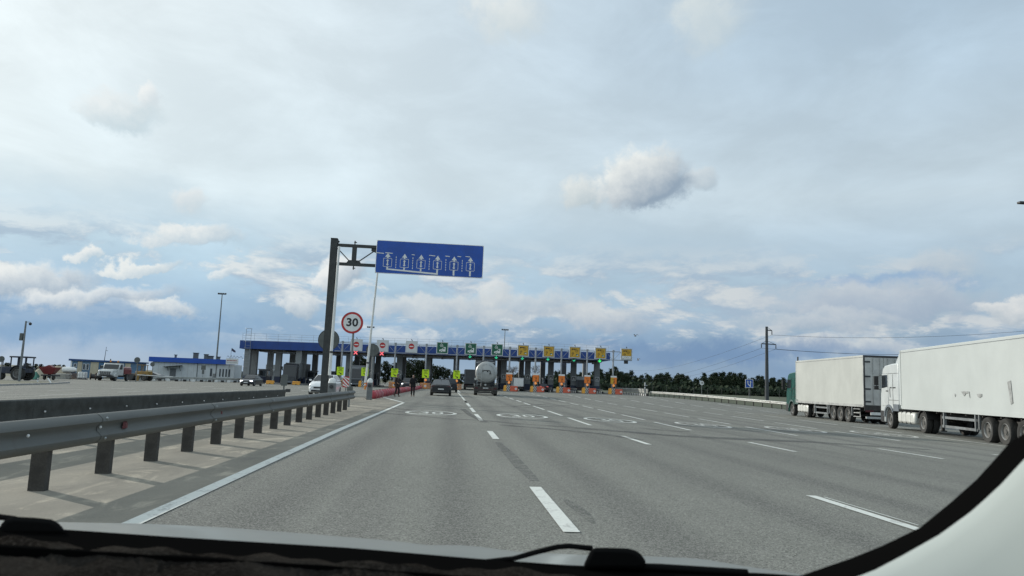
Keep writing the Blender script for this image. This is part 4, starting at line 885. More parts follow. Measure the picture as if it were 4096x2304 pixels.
mb = MB(); sbox(mb, X0, X1, Y0, Y0 + .099, ZB, ZT, FBLUE); sbox(mb, X0, X1, Y1 - .099, Y1, ZB, ZT, FBLUE); sbox(mb, X0, X0 + .099, Y0 + .1, Y1 - .1, ZB, ZT, FBLUE); sbox(mb, X1 - .099, X1, Y0 + .1, Y1 - .1, ZB, ZT, FBLUE)
fa = mb.build('fascia', t)
mb = MB()
for x in frange(X0, X1, 2.3)[1:-1]: sbox(mb, x - .012, x + .012, Y0 - .006, Y0 - .001, ZB + .01, ZT - .01, COLB)
mb.build('panel_joints', fa)
mb = MB()
for yy in (Y0 + .4, Y1 - .4):
    for zz in (.45, .9, 1.32): sbox(mb, X0 + .3, X1 - .3, yy - .014, yy + .014, ZT + zz, ZT + zz + .028, GALV)
    for x in frange(X0 + .3, X1 - .3, 2.1): sbox(mb, x - .016, x + .016, yy - .016, yy + .016, ZT - .16, ZT + 1.32, GALV)
mb.build('roof_railing', t)
xl_ = PY(990, 1400, 139.8).x; mb = MB()
for dx_ in (-.45, .45): mb.tube([(xl_ + dx_, 139.75, zp(xl_) + .4), (xl_ + dx_, 139.75, zp(xl_) + ZT + 2.2)], .035, GALV, 6)
for z in frange(.6, ZT + 2.2, .6): mb.tube([(xl_ - .45, 139.75, zp(xl_) + z), (xl_ + .45, 139.75, zp(xl_) + z)], .02, GALV, 6)
for z in frange(3.0, ZT + 2.1, 1.1):
    P = [(xl_ + .6 * math.cos(a), 139.72 - .75 * math.sin(a), zp(xl_) + z) for a in frange(0, PI, .4)]; mb.tube(P, .02, GALV, 6)
mb.build('caged_ladder', t)
cols = [(986, 141.2), (1014, 144.2), (1077, 154), (1111, 144), (1166, 156), (1192, 141.2), (1210, 144.5), (1257, 156), (1298, 144.5), (1352, 156)]
CP = [(PY(p, 1500, y).x, y) for p, y in cols]
for x in XI[4:]: CP += [(x, yfront(x)), (x, yfront(x) + 13)]
for i, (x, y) in enumerate(CP):
    z0 = zp(x); hw = .52; mb = MB(); mb.box(x - hw, x + hw, y - hw, y + hw, z0 + 1.35, z0 + ZB + .12, COLM); mb.box(x - hw - .012, x + hw + .012, y - hw - .012, y + hw + .012, z0 + .2, z0 + 1.349, COLB); mb.build('pillar', t)
mb = MB()                                                               # conduit and cable trays under the roof
for y in (143, 150.5): sbox(mb, X0 + 3, X1 - 3, y - .1, y + .1, ZB - .42, ZB - .30, GALV)
mb.build('cable_tray', t)
for i in range(len(XI) - 1):
    x = (XI[i] + XI[i + 1]) / 2; mb = MB(); mb.box(x - .22, x + .22, 140.6, 141.1, zp(x) + ZB - .75, zp(x) + ZB - .38, DSTEEL); mb.box(x - .03, x + .03, 140.8, 140.86, zp(x) + ZB - .379, zp(x) + ZB + .12, DSTEEL); mb.build('lane_camera', t)
# islands with kerbs, booths
BOOTH = M('booth_panel', (.16, .18, .20), .5, 0, .1, dirt=.3); KERB = M('island_concrete', (.20, .195, .185), .85, 0, .2, 2, dirt=.4); ORAN = M('faded_orange_plastic', (.65, .24, .045), .55, 0, .15, 3, dirt=.15)
isl = None
for i, x in enumerate(XI):
    z = zp(x)
    t = thing('toll_island', '', 'traffic island', (x, 133.2, z), 0, 'kerbed islands between the toll lanes')
    t['label'] = 'raised concrete island between toll lanes under the canopy'
    mb = MB(); P = [(-.95, .9), (-.6, .15), (.6, .15), (.95, .9), (.95, 29.8), (-.95, 29.8)]; mb.prism(P, -.1, .2, KERB, 'z'); mb.build('kerb', t, bevel=.03)
    mb = MB(); 
    for y in (5, 21): mb.tube([(.75, y, .2), (.75, y, 1.1), (.75, y + 3, 1.1), (.75, y + 3, .2)], .035, GALV, 6)
    mb.build('hoop_rail', t)
bt = None
for i, x in enumerate(XI):
    y = yfront(x) + 5.5; lab = 'toll booth with dark windows on an island under the canopy'
    if bt is None:
        bt = thing('toll_booth', lab, 'toll booth', (x, y, zp(x) + .2), 0, 'toll booths on the islands')
        mb = MB(); mb.box(-.72, .72, -1.6, 1.6, 0, 1.05, COLB); mb.box(-.72, -.64, -1.6, 1.6, 1.051, 2.3, BOOTH); mb.box(.64, .72, -1.6, 1.6, 1.051, 2.3, BOOTH); mb.box(-.639, .639, -1.6, -1.52, 1.051, 2.3, BOOTH); mb.box(-.639, .639, 1.52, 1.6, 1.051, 2.3, BOOTH); mb.build('wall', bt, bevel=.02)
        mb = MB(); mb.box(-.85, .85, -1.8, 1.8, 2.301, 2.48, BOOTH); mb.build('roof', bt, bevel=.03)
        for sx in (-1, 1): mb = MB(); mb.cb((sx * .725, .1, 1.68), (.02, 2.4, .95), GLASS); mb.build('window', bt)
        mb = MB(); mb.cb((0, -1.605, 1.68), (1.1, .02, .95), GLASS); mb.build('window', bt)
    else: dup(bt, (x, y, zp(x) + .2), 0)
# pictogram plates on the pillars
for i, x in enumerate(XI[5:]):
    z = zp(x) + 2.72; y = yfront(x) - .56
    t = thing('pillar_sign', 'small black pictogram plate in a white frame on a canopy pillar', 'sign', (x, y, z), 0, 'black pictogram plates on the canopy pillars')
    mb = MB(); mb.box(-.42, .42, -.02, .02, -.42, .42, SW); mb.build('frame', t); mb = MB(); mb.r2(-.33, .33, -.33, .33, -.024, SBLK); mb.build('black_face', t)
    mb = MB(); mb.p2([(-.20, -.22), (.26, -.22), (.20, -.12), (.05, -.14), (.02, .2), (-.05, .22), (-.06, .0), (-.2, -.1)], -.028, SW); mb.p2([(.06, .0), (.16, .02), (.12, .12), (.05, .12)], -.028, SW); mb.build('pictogram', t)
# ------------------------------------------------------------------ overhead truss with lane signs
t = thing('truss_gantry', 'light grey lattice gantry carrying the square lane signs in front of the canopy', 'sign gantry', (0, 0, 0))
XT = [PY(p, 1400, 134).x for p in (1370, 1582, 1706, 1829, 1935, 2040, 2143, 2246, 2349, 2453)]
TX0, TX1 = PY(1339, 1400, 134).x, PY(2528, 1400, 134).x; yt = 134.0
for nm, z0 in (('top_chord', 7.56), ('bottom_chord', 6.06)):
    mb = MB(); sbox(mb, TX0, TX1, yt - .07, yt + .07, z0, z0 + .13, GALV); mb.build(nm, t)
for x in XT:
    mb = MB(); z = zp(x); mb.tube([(x, yt - .15, z - .2), (x, yt - .15, z + 7.85)], .15, GALV, 10); mb.box(x - .2, x + .2, yt - .31, yt - .07, z + 7.70, z + 7.90, GALV); mb.build('post', t)
    for sg in (-1, 1): mb = MB(); mb.tube([(x + sg * .12, yt, z + 6.2), (x + sg * 1.35, yt, z + 7.56)], .035, GALV, 6); mb.build('brace', t)
LG = M('lane_sign_green', (.008, .10, .05), .5, 0, .12, 2); LY = M('lane_sign_yellow', (.55, .32, .025), .5, 0, .1, 1.5, dirt=.12); FRM = M('sign_frame_grey', (.52, .54, .54), .5, .2, .06); NEF = M('sign_face_grey', (.56, .58, .58), .5, 0, .05, 1.0)
SIGNW = 2.08; SGX = [1424.6, 1529.5, 1645.5, 1769, 1883, 1988.5, 2093, 2195.7, 2299.8, 2403, 2506.6]
KIND = ['no'] * 3 + ['car'] * 3 + ['pay'] * 4 + ['last']
WHO = {0: 'white no-entry sign, leftmost of the overhead lane signs, above a red cross', 1: 'white no-entry sign above the second red cross, beside a round sign back', 2: 'white no-entry sign with no lamp lit below it, next to the green signs', 3: 'green lane sign with a white car and radio waves, no arrow lit below', 4: 'green car lane sign, middle one of the three green signs', 5: 'green car lane sign above the tanker lorry, next to the yellow signs',
       6: 'yellow payment lane sign next to the green signs', 7: 'yellow payment lane sign above the small white lorry and red car', 8: 'yellow payment lane sign above a dim broken green arrow', 9: 'yellow payment lane sign above the brightest green arrow at the canopy end', 10: 'yellow and white payment sign beyond the canopy end, with a dark lamp box'}
for i, (p, k) in enumerate(zip(SGX, KIND)):
    x = PY(p, 1400, 133.6).x; z = zp(x) + 7.25
    t = thing('lane_sign', WHO[i], 'lane sign', (x, 133.6, z), 0, 'square lane signs on the toll gantry'); w = SIGNW / 2
    mb = MB(); mb.box(-w, w, -.02, .24, -w, w, FRM); mb.build('housing', t, bevel=.02)
    mb = MB(); f = w - .17; y = -.03
    if k == 'no':
        mb.r2(-f, f, -f, f, -.024, NEF); mb.r2(-f + .05, f - .05, -f + .05, f - .05, -.027, NEF); mb.build('face', t); mb = MB(); mb.d2(-.02, .08, .50, y, SRED); mb.r2(-.36, .32, -.005, .165, y - .004, SW); mb.build('no_entry_disc', t)
    elif k == 'car':
        mb.r2(-f - .04, f + .04, -f - .04, f + .04, -.025, LG); mb.build('face', t); mb = MB()
        mb.p2([(-.56, -.60), (-.52, -.35), (-.30, -.28), (-.12, -.25), (.25, .12), (.36, .16), (.58, .16), (.58, -.62)], y, SW); mb.p2([(.02, -.22), (.27, .05), (.38, .05), (.42, -.22)], y - .003, LG); mb.d2(-.14, -.60, .19, y - .004, LG, 16); mb.d2(-.14, -.60, .12, y - .006, SW, 16)
        for r in (.25, .45, .65): mb.ring2(-.78, .12, r, r + .075, y, SW, 10, -.05, 1.05, T(.18, 0, .08))
        mb.build('car_symbol', t)
    else:
        bz = -f if k == 'pay' else -.34
        mb.r2(-f - .02, f + .02, -f - .02, f + .02, -.0235, SBLK); mb.r2(-f + .03, f - .03, bz + .03, f - .03, -.027, LY); mb.build('face', t)
        if k == 'last': mb = MB(); mb.r2(-f + .03, f - .03, -f + .03, -.345, -.027, SW); mb.build('white_strip', t); mb = MB(); [mb.d2(q, zz, .05, -.031, SBLK, 8) for q, zz in ((-.35, -.56), (-.17, -.5), (.12, -.5), (.0, -.62), (.3, -.56))]; mb.build('dots', t)
        mb = MB(); mb.r2(-.60, -.36, .42, .66, y, SBLK); mb.p2([(-.34, .44), (-.34, .64), (.0, .66), (.12, .52), (-.02, .40), (-.12, .52), (-.22, .50)], y, SBLK)
        for P in ([(-.05, .50), (.12, .62), (.46, .22), (.34, .02), (.12, .12), (-.05, .50)],): mb.line2(P, .05, y, SBLK)
        mb.line2([(.12, .62), (.30, .66), (.58, .30), (.46, .18)], .05, y, SBLK); mb.d2(.2, .32, .06, y, SBLK, 10); mb.build('hand_and_cards', t)
        mb = MB(); zz = -.08 if k == 'last' else -.18; mb.ring2(-.38, zz, .14, .20, y, SBLK, 16); mb.r2(-.46, -.20, zz - .04, zz + .03, y - .002, SBLK)
        if k == 'pay': mb.p2([(-.62, -.56), (-.54, -.44), (-.30, -.46), (-.36, -.58)], y, SBLK)
        mb.build('coins', t)
        if k == 'pay': mb = MB(); mb.r2(.22, .62, -.62, -.28, y, LG); mb.p2([(.30, -.56), (.34, -.44), (.46, -.40), (.56, -.40), (.56, -.56)], y - .003, SW); mb.build('green_corner', t)
    mb = MB(); mb.tube([(.05, .1, w), (.05, .1, w + .12), (-.08, -.06, w + .26)], .07, DSTEEL, 8); mb.build('top_lamp', t)
REDX = M('lit_red_cross', (.9, .1, .1), .3, emit=(1, .16, .20), es=.95); GRNA = M('lit_green_arrow', (.1, .8, .2), .3, emit=(.02, .85, .16), es=1.3); GRND = M('dim_green_arrow', (.05, .5, .25), .3, emit=(.02, .55, .26), es=.75)
SIG = {0: ('X', 'lit red cross lamp under the leftmost no-entry sign'), 1: ('X', 'lit red cross lamp beside the round sign back'), 4: ('B', 'partly lit green arrow lamp left of the tanker lorry'), 5: ('A', 'green arrow lamp above the tanker lorry'), 6: ('B', 'green arrow lamp under the first yellow sign'), 7: ('A', 'green arrow lamp under the second yellow sign from the green ones'), 8: ('D', 'dim broken green arrow lamp under a yellow sign'), 9: ('G', 'bright green arrow lamp at the canopy end'), 10: ('', 'unlit dark lamp box under the last yellow and white sign')}
for i, (k, lab) in SIG.items():
    x = PY(SGX[i] - 4, 1440, 133.7).x; z = zp(x) + 5.92 - (.06 if i == 10 else 0); s_ = .30
    t = thing('lane_signal', lab, 'signal lamp', (x + (.1 if i == 10 else 0), 133.75, z), 0, 'lane signals under the toll gantry')
    mb = MB(); mb.box(-.36, .36, -.02, .2, -.34, .30, BLACK); mb.build('housing', t, bevel=.02); mb = MB(); y = -.03
    mb2 = MB(); mb2.box(-.03, .03, .08, .12, .301, .34, DSTEEL); mb2.build('hanger', t)
    if k == 'X': mb.line2([(-s_, -s_), (s_, s_)], .15, y, REDX); mb.line2([(-s_, s_), (s_, -s_)], .15, y - .002, REDX); mb.build('red_cross', t)
    elif k: 
        m = GRNA if k == 'G' else GRND
        if k != 'D': mb.r2(-.06, .06, -.05, .28, y, m)
        if k == 'A' or k == 'G': mb.p2([(-.30, -.02), (0, -.32), (.30, -.02), (.18, .04), (0, -.12), (-.18, .04)], y - .002, m)
        else: mb.p2([(-.26, -.06), (0, -.32), (.30, .0), (.20, .06), (0, -.14), (-.18, .0)], y - .002, m)
        mb.build('green_arrow', t)
# ------------------------------------------------------------------ impact barriers and boards at the island heads
LIME = M('lime_sign_film', (.55, .78, .006), .45, 0, .05); ORB = M('orange_sign_film', (.75, .19, .02), .45, 0, .08); TXT = M('sign_text_dark', (.05, .06, .015), .5); REDP = M('red_orange_plastic', (.62, .10, .045), .5, 0, .12, 3, dirt=.15); YEL = M('yellow_plastic', (.75, .36, .05), .55, 0, .1, 3, dirt=.15)
LAMPO = M('lit_amber_lamp', (.9, .35, .1), .4, emit=(1, .33, .08), es=.28)
def stripes(mb, x0, x1, z0, z1, y, m, lean=1, pitch=.26, wd=.13):
    k = x0 - (z1 - z0) - pitch
    while k < x1:
        P = [(k, z0), (k + wd, z0), (k + wd + (z1 - z0) * lean, z1), (k + (z1 - z0) * lean, z1)] if lean > 0 else [(k + (z1 - z0), z0), (k + (z1 - z0) + wd, z0), (k + wd, z1), (k, z1)]
        def clip(P, f, inside):
            out = []
            for a, c in zip(P, P[1:] + P[:1]):
                ia, ic = inside(a), inside(c)
                if ia: out.append(a)
                if ia != ic: u = (f - a[0]) / (c[0] - a[0]); out.append((f, a[1] + (c[1] - a[1]) * u))
            return out
        P = clip(P, x0, lambda p: p[0] >= x0); P = clip(P, x1, lambda p: p[0] <= x1) if len(P) > 2 else P
        if len(P) > 2: mb.p2(P, y, m)
        k += pitch
def diamond(t, x, z, y, s_=.27):
    mb = MB(); mb.p2([(x, z - s_), (x + s_, z), (x, z + s_), (x - s_, z)], y, SW); mb.r2(x - .03, x + .03, z - .1, z + .1, y - .004, SRED); mb.build('diamond_plate', t)
def lamp(i, x, lab):
    t = thing('warning_lamp', lab, 'lamp', (x, 133.45, zp(x) + 1.54), 0, 'amber lamps over the impact barriers')
    mb = MB(); mb.lathe([(.02, -.12), (.2, -.08), (.23, 0), (.2, .08), (.1, .1)], LAMPO, 16, 'y'); mb.build('lens', t); mb = MB(); mb.box(-.03, .03, .02, .08, -.75, -.2, DSTEEL); mb.build('stem', t)
for i, x in enumerate(XI):
    z = zp(x)
    if i < 3:
        t = thing('impact_barrier', ['short orange block at the leftmost toll island', 'short orange block at the toll island right of the grey sedan', 'short orange block at the toll island by the blue-based pillar'][i], 'traffic barrier', (x, 133.6, z), 0)
        mb = MB(); mb.prism([(-.66, 0), (.66, 0), (.62, .62), (-.62, .62)], -.3, .5, YEL, 'y'); mb.build('block', t, bevel=.08); mb = MB(); mb.box(-.10, .10, -.34, -.301, .02, .14, BLACK); mb.box(-.60, .60, -.325, -.301, .40, .44, ORAN); mb.build('slot', t)
    elif i in (3, 9): pass                                              # wholly hidden behind the white car and the tanker
    elif i in (4, 6, 7, 8):
        names = {4: 'chevron barrier under the leftmost lime notice', 6: 'orange chevron barrier with a diamond plate behind the man in brown', 7: 'orange chevron barrier where the red barrels end', 8: 'orange chevron barrier between the black sedan and the tanker'}
        t = thing('impact_barrier', names[i], 'traffic barrier', (x, 133.2, z), 0)
        mb = MB(); mb.box(-.92, .92, -.25, .5, 0, 1.02, ORAN); mb.build('block', t, bevel=.06)
        mb = MB(); stripes(mb, -.9, -.30, .04, .98, -.254, SBLK, -1); stripes(mb, .30, .9, .04, .98, -.254, SBLK, -1); mb.build('black_chevrons', t)
        mb = MB(); stripes(mb, -.9, -.30, .04, .98, -.258, FRM, -1, .26, .04); stripes(mb, .30, .9, .04, .98, -.258, FRM, -1, .26, .04); mb.build('pale_chevrons', t)
        diamond(t, 0, .48, -.262, .26)
    else:
        names = {5: 'red barrier block with diamond plate beside the second boom', 10: 'striped barrier with red block left of the small white lorry', 11: 'striped barrier with red block left of the dark red car', 12: 'striped barrier with red block, third from the right end', 13: 'striped barrier with red block, second from the right end', 14: 'striped barrier with red block at the rightmost lane, beyond the canopy'}
        t = thing('impact_barrier', names[i], 'traffic barrier', (x, 133.0, z), 0, 'striped barriers with red blocks at the orange-signed lanes')
        mb = MB(); mb.prism([(-.98, 0), (-.46, 0), (-.46, 1.05), (-.80, 1.05), (-.92, .85)], -.2, .6, YEL, 'y'); mb.build('yellow_end', t, bevel=.04)
        mb = MB(); mb.box(-.455, .18, -.1, .6, 0, 1.03, SBLK); mb.build('striped_panel', t); mb = MB(); stripes(mb, -.455, .18, .02, 1.02, -.105, SW, .6, .30, .12); mb.build('white_stripes', t)
        mb = MB(); mb.prism([(.185, -.28), (1.35, -.28), (1.52, -.15), (1.52, .5), (.185, .5)], 0, .95, REDP, 'z'); mb.build('red_block', t, bevel=.06)
        mb = MB()
        for k in range(4): mb.r2(.24, .95, .16 + .2 * k, .19 + .2 * k, -.285, M('worn_orange_rib', (.55, .20, .12), .6))
        mb.build('ribs', t); diamond(t, 1.2, .48, -.29, .25)
    if 4 <= i <= 8:
        labs = {4: 'lime notice with a black arrow, leftmost, beside the 30 sign post', 5: 'lime notice mostly hidden behind the second boom', 6: 'lime notice with a black arrow behind the man in brown', 7: 'lime notice with a black arrow right of the bald man', 8: 'lime notice with a black arrow left of the tanker'}
        t = thing('notice_board', labs[i], 'notice board', (x - .05, 133.5, z + 2.62), 0, 'lime notices at the toll islands')
        mb = MB(); mb.box(-.60, .60, -.02, .02, -.72, .72, LIME); mb.build('board', t)
        mb = MB(); mb.r2(-.38, .42, .48, .60, -.026, TXT); mb.r2(-.20, .25, .25, .36, -.026, TXT); mb.r2(-.38, .36, .10, .14, -.026, TXT); mb.r2(-.35, .38, .02, .05, -.026, TXT); mb.build('text_lines', t)
        mb = MB(); mb.p2([(-.30, -.22), (-.20, -.14), (.10, -.38), (.18, -.30), (.30, -.62), (-.06, -.52), (.02, -.46)], -.027, SBLK); mb.build('arrow', t)
        mb = MB(); mb.box(-.05, .05, .03, .09, -1.9, .6, GALV); mb.build('post', t)
        if i in (7, 8): lamp(i, x, 'amber warning lamp under the lime notice ' + ('right of the bald man' if i == 7 else 'left of the tanker'))
    if i >= 9:
        if i >= 10:
            labs = {10: 'orange payment board left of the small white lorry', 11: 'orange payment board left of the dark red car', 12: 'orange payment board, third from the right end', 13: 'orange payment board, second from the right end', 14: 'orange payment board with a yellow left half at the rightmost lane'}
            t = thing('notice_board', labs[i], 'notice board', (x, 133.5, z + 2.55), 0, 'orange boards at the toll islands')
            mb = MB(); mb.box(-.55, .55, -.02, .02, -.72, .72, ORB); mb.build('board', t); mb = MB(); mb.r2(-.55, .55, .44, .72, -.024, SW); mb.build('white_header', t)
            if i == 14: mb = MB(); mb.r2(-.55, 0.02, -.70, .46, -.0235, LY); mb.build('yellow_half', t)
            mb = MB()
            for dx_, dz_ in ((-.12, .05), (.12, .05), (.02, -.2), (.14, -.22), (0, -.48), (.1, -.5)): mb.p2([(dx_ - .09, dz_ - .06), (dx_ + .09, dz_ - .05), (dx_ + .06, dz_ + .07), (dx_ - .05, dz_ + .06)], -.027 - .001 * (dx_ > 0), SBLK)
            mb.build('black_symbols', t); mb = MB(); mb.box(-.42, -.36, .03, .08, -2.4, .6, GALV); mb.box(.36, .42, .03, .08, -2.4, .6, GALV); mb.build('post_frame', t)
            lamp(i, x, 'amber warning lamp under the orange board ' + {10: 'left of the small white lorry', 11: 'left of the dark red car', 12: 'third from the right end', 13: 'second from the right end', 14: 'at the rightmost lane'}[i])
q = G(1460, 1553); q = Vector((PY(1460, 1550, 100).x, 100, 0)); q.z = gz(q.x, q.y)
t = thing('marker_bollard', 'slim orange bollard left of the second boom cabinet', 'bollard', q)
mb = MB(); mb.lathe([(.16, 0), (.16, .04), (.13, .06), (.12, .75), (.08, .80), (.01, .81)], ORAN, 12); mb.build('post', t); mb = MB(); mb.lathe([(.125, .55), (.125, .68)], SW, 12); mb.build('reflective_band', t)
# ================================================================== RIGHT VERGE: rail, signs, power line, trees
def gpt(u, v, Z):
    p = D(u, v, Z); p.z = gz(p.x, p.y); return p
t = thing('guardrail', 'pale galvanised guardrail along the right edge of the tarmac behind the lorries', 'guardrail', (0, 0, 0))
RAILR = M('pale_rail_steel', (.36, .37, .35), .5, .35, .15, 3, dirt=.3)
ry = frange(44, 122, 2.0); path = [(xr(y) + .55, y) for y in ry]
mb = MB(); mb.loft(wbeam(path, -1), RAILR); mb.build('beam', t, smooth=50)
for y in ry: mb = MB(); mb.box(-.05, .05, -.06, .06, -.3, .68, RAILP); mb.build('post', t, (xr(y) + .66, y, gz(xr(y), y)))
for y in ry[::4]: mb = MB(); mb.box(-.02, .02, -.05, .05, .6, .72, RED); mb.build('reflector', t, (xr(y) + .44, y, gz(xr(y), y)))
t = thing('guardrail', 'double guardrail over black and white kerb blocks leading to the last toll lane', 'guardrail', (0, 0, 0))
path = [(xr(y) + .5, y) for y in frange(123, 146, 2)]
mb = MB(); mb.loft(wbeam(path, -1), RAILR); mb.build('beam', t, smooth=50)
mb = MB(); mb.loft(wbeam(path, -1, dz=-.0 + .36), RAILR); mb.build('beam', t, smooth=50)
for i, y in enumerate(frange(123, 146, .62)): mb = MB(); mb.box(-.12, .12, -.29, .29, -.1, .36, SW if i % 2 else SBLK); mb.build('kerb_block', t, (xr(y) + .3, y, gz(xr(y), y)), bevel=.03)
for y in frange(123.5, 145, 3): mb = MB(); mb.box(-.05, .05, -.06, .06, -.3, 1.1, RAILP); mb.build('post', t, (xr(y) + .66, y, gz(xr(y), y)))
# short hoops with kerb blocks seen between the rightmost lanes
for i in (12, 13, 14):
    x = XI[i] - .1; t = thing('kerb_rail', ['black and white kerb blocks with low rail, third lane from the end', 'black and white kerb blocks with low rail, second lane from the end', 'row of black and white kerb blocks with a low rail at the outer toll lane'][i - 12], 'kerb rail', (x - 1.15, 137, zp(x)), 0)
    for k in range(14): mb = MB(); mb.box(-.12, .12, -.29, .29, 0, .40, SW if k % 2 else SBLK); mb.build('kerb_block', t, (-.35 * min(1, k / 6), k * .62, 0), bevel=.03)
    mb = MB(); mb.loft([[(-.02 + dx_, 0, z), (.02 + dx_, 0, z), (.02 + dx_, 8, z), (-.02 + dx_, 8, z)] for dx_, z in ((0, .55), (0, .85))], RAILR); mb.build('rail', t)
q = gpt(2579, 1582, 130); t = thing('camera_post', 'white post with a small camera where the two right guardrails meet', 'camera post', q)
mb = MB(); mb.lathe([(.09, 0), (.09, 2.25), (.02, 2.27)], SW, 10); mb.build('post', t); mb = MB(); mb.box(.05, .40, -.08, .08, 1.65, 1.80, GALV); mb.build('camera', t)
for z in (.5, 1.0, 1.5): mb = MB(); mb.lathe([(.095, z), (.095, z + .2)], SBLK, 10); mb.build('black_band', t)
q = gpt(2807, 1592, 112); p = D(2807.6, 1532, 112); t = round_sign('road_sign', 'small round white 10 sign in front of the pine belt', q, p.z - q.z, .335, M('sign_white_rim', (.6, .6, .58), .5), '10', .035)
q = gpt(2997, 1600, 106); p = D(2997, 1534, 106); t = thing('road_sign', 'square blue sign with two white arrows in front of the pine belt', 'road sign', q); zc = p.z - q.z
mb = MB(); mb.box(-.58, .58, -.02, .02, zc - .60, zc + .60, SW); mb.build('board', t); mb = MB(); mb.r2(-.52, .52, zc - .54, zc + .54, -.024, BLUE); mb.build('blue_face', t)
mb = MB(); y = -.028
mb.r2(.12, .24, zc - .46, zc + .18, y, SW); mb.p2([(.04, zc + .16), (.32, zc + .16), (.18, zc + .44)], y, SW)
mb.line2([(.16, zc - .42), (-.22, zc - .02), (-.22, zc + .20)], .12, y - .003, SW); mb.p2([(-.36, zc + .16), (-.08, zc + .16), (-.22, zc + .44)], y - .003, SW); mb.build('arrows', t); mb = MB(); mb.tube([(0, .05, -.2), (0, .05, zc + .4)], .04, POLE, 8); mb.build('post', t)
# concrete mast and wires
q = gpt(3068, 1602, 117.9); ht = D(3058, 1303, 117.9).z - q.z
t = thing('utility_pole', 'tall dark concrete power pole with cross-arms and insulators left of the teal lorry', 'power pole', q, .25)
mb = MB(); mb.lathe([(.30, -.3), (.27, ht * .4), (.20, ht), (.01, ht + .02)], M('grey_concrete_mast', (.055, .062, .068), .8, 0, .15, dirt=.2), 14); mb.build('mast', t)
z1, z2 = ht - .55, ht - 2.75
INS = []
for x, z, s_ in ((1.0, z1, 0), (-1.0, z2, 0), (1.75, z2, 0)):
    mb = MB(); mb.tube([(0, 0, z), (x, 0, z)], .085, DSTEEL, 6); mb.tube([(0, 0, z + .55), (x * .95, 0, z)], .03, DSTEEL, 5); mb.build('cross_arm', t)
    mb = MB(); pr = []
    for k in range(6): pr += [(.05, z - .1 - .10 * k), (.12, z - .13 - .10 * k), (.05, z - .16 - .10 * k)]
    mb.lathe(pr, M('brown_insulator', (.03, .03, .035), .3), 8, 'z', T(x, 0, 0)); mb.build('insulator', t); INS.append(q + Matrix.Rotation(.25, 3, 'Z') @ Vector((x, 0, z - .72)))
WIRE = M('wire_black', (.02, .02, .022), .6)
for k, (p, tl, tr) in enumerate(zip(INS, ((2490, 1470, 420), (2490, 1500, 420), (2560, 1500, 420)), ((4300, 1306, 100), (4250, 1398, 105), (4300, 1392, 100)))):
    mb = MB()
    for (u, v, Z), n, sag in ((tl, 16, 3.5), (tr, 10, .9)):
        e = D(u, v, Z); P = [p.lerp(e, i / n) - Vector((0, 0, 4 * sag * (i / n) * (1 - i / n))) for i in range(n + 1)]; mb.tube([x - p for x in P], .019, WIRE, 4)
    tag(mb.build('power_cable', None, p), ['overhead power cable from the top arm of the pole', 'overhead power cable from the left lower arm of the pole', 'overhead power cable from the right lower arm of the pole'][k], 'power cable', 'cables on the power pole')
# wire fence in the meadow
t = thing('wire_fence', 'thin wire fence with slim posts crossing the meadow before the pines', 'fence', (0, 0, 0)); FP = []
for i in range(34): FP.append((40 + i * 3.2, 196 - i * 1.2))
for x, y in FP: mb = MB(); mb.tube([(0, 0, -.2), (0, 0, 1.9)], .04, DSTEEL, 5); mb.build('post', t, (x, y, gz(x, y)))
for z in (.4, .9, 1.4, 1.85): mb = MB(); mb.tube([(x, y, gz(x, y) + z) for x, y in FP], .012, DSTEEL, 4); mb.build('wire', t)
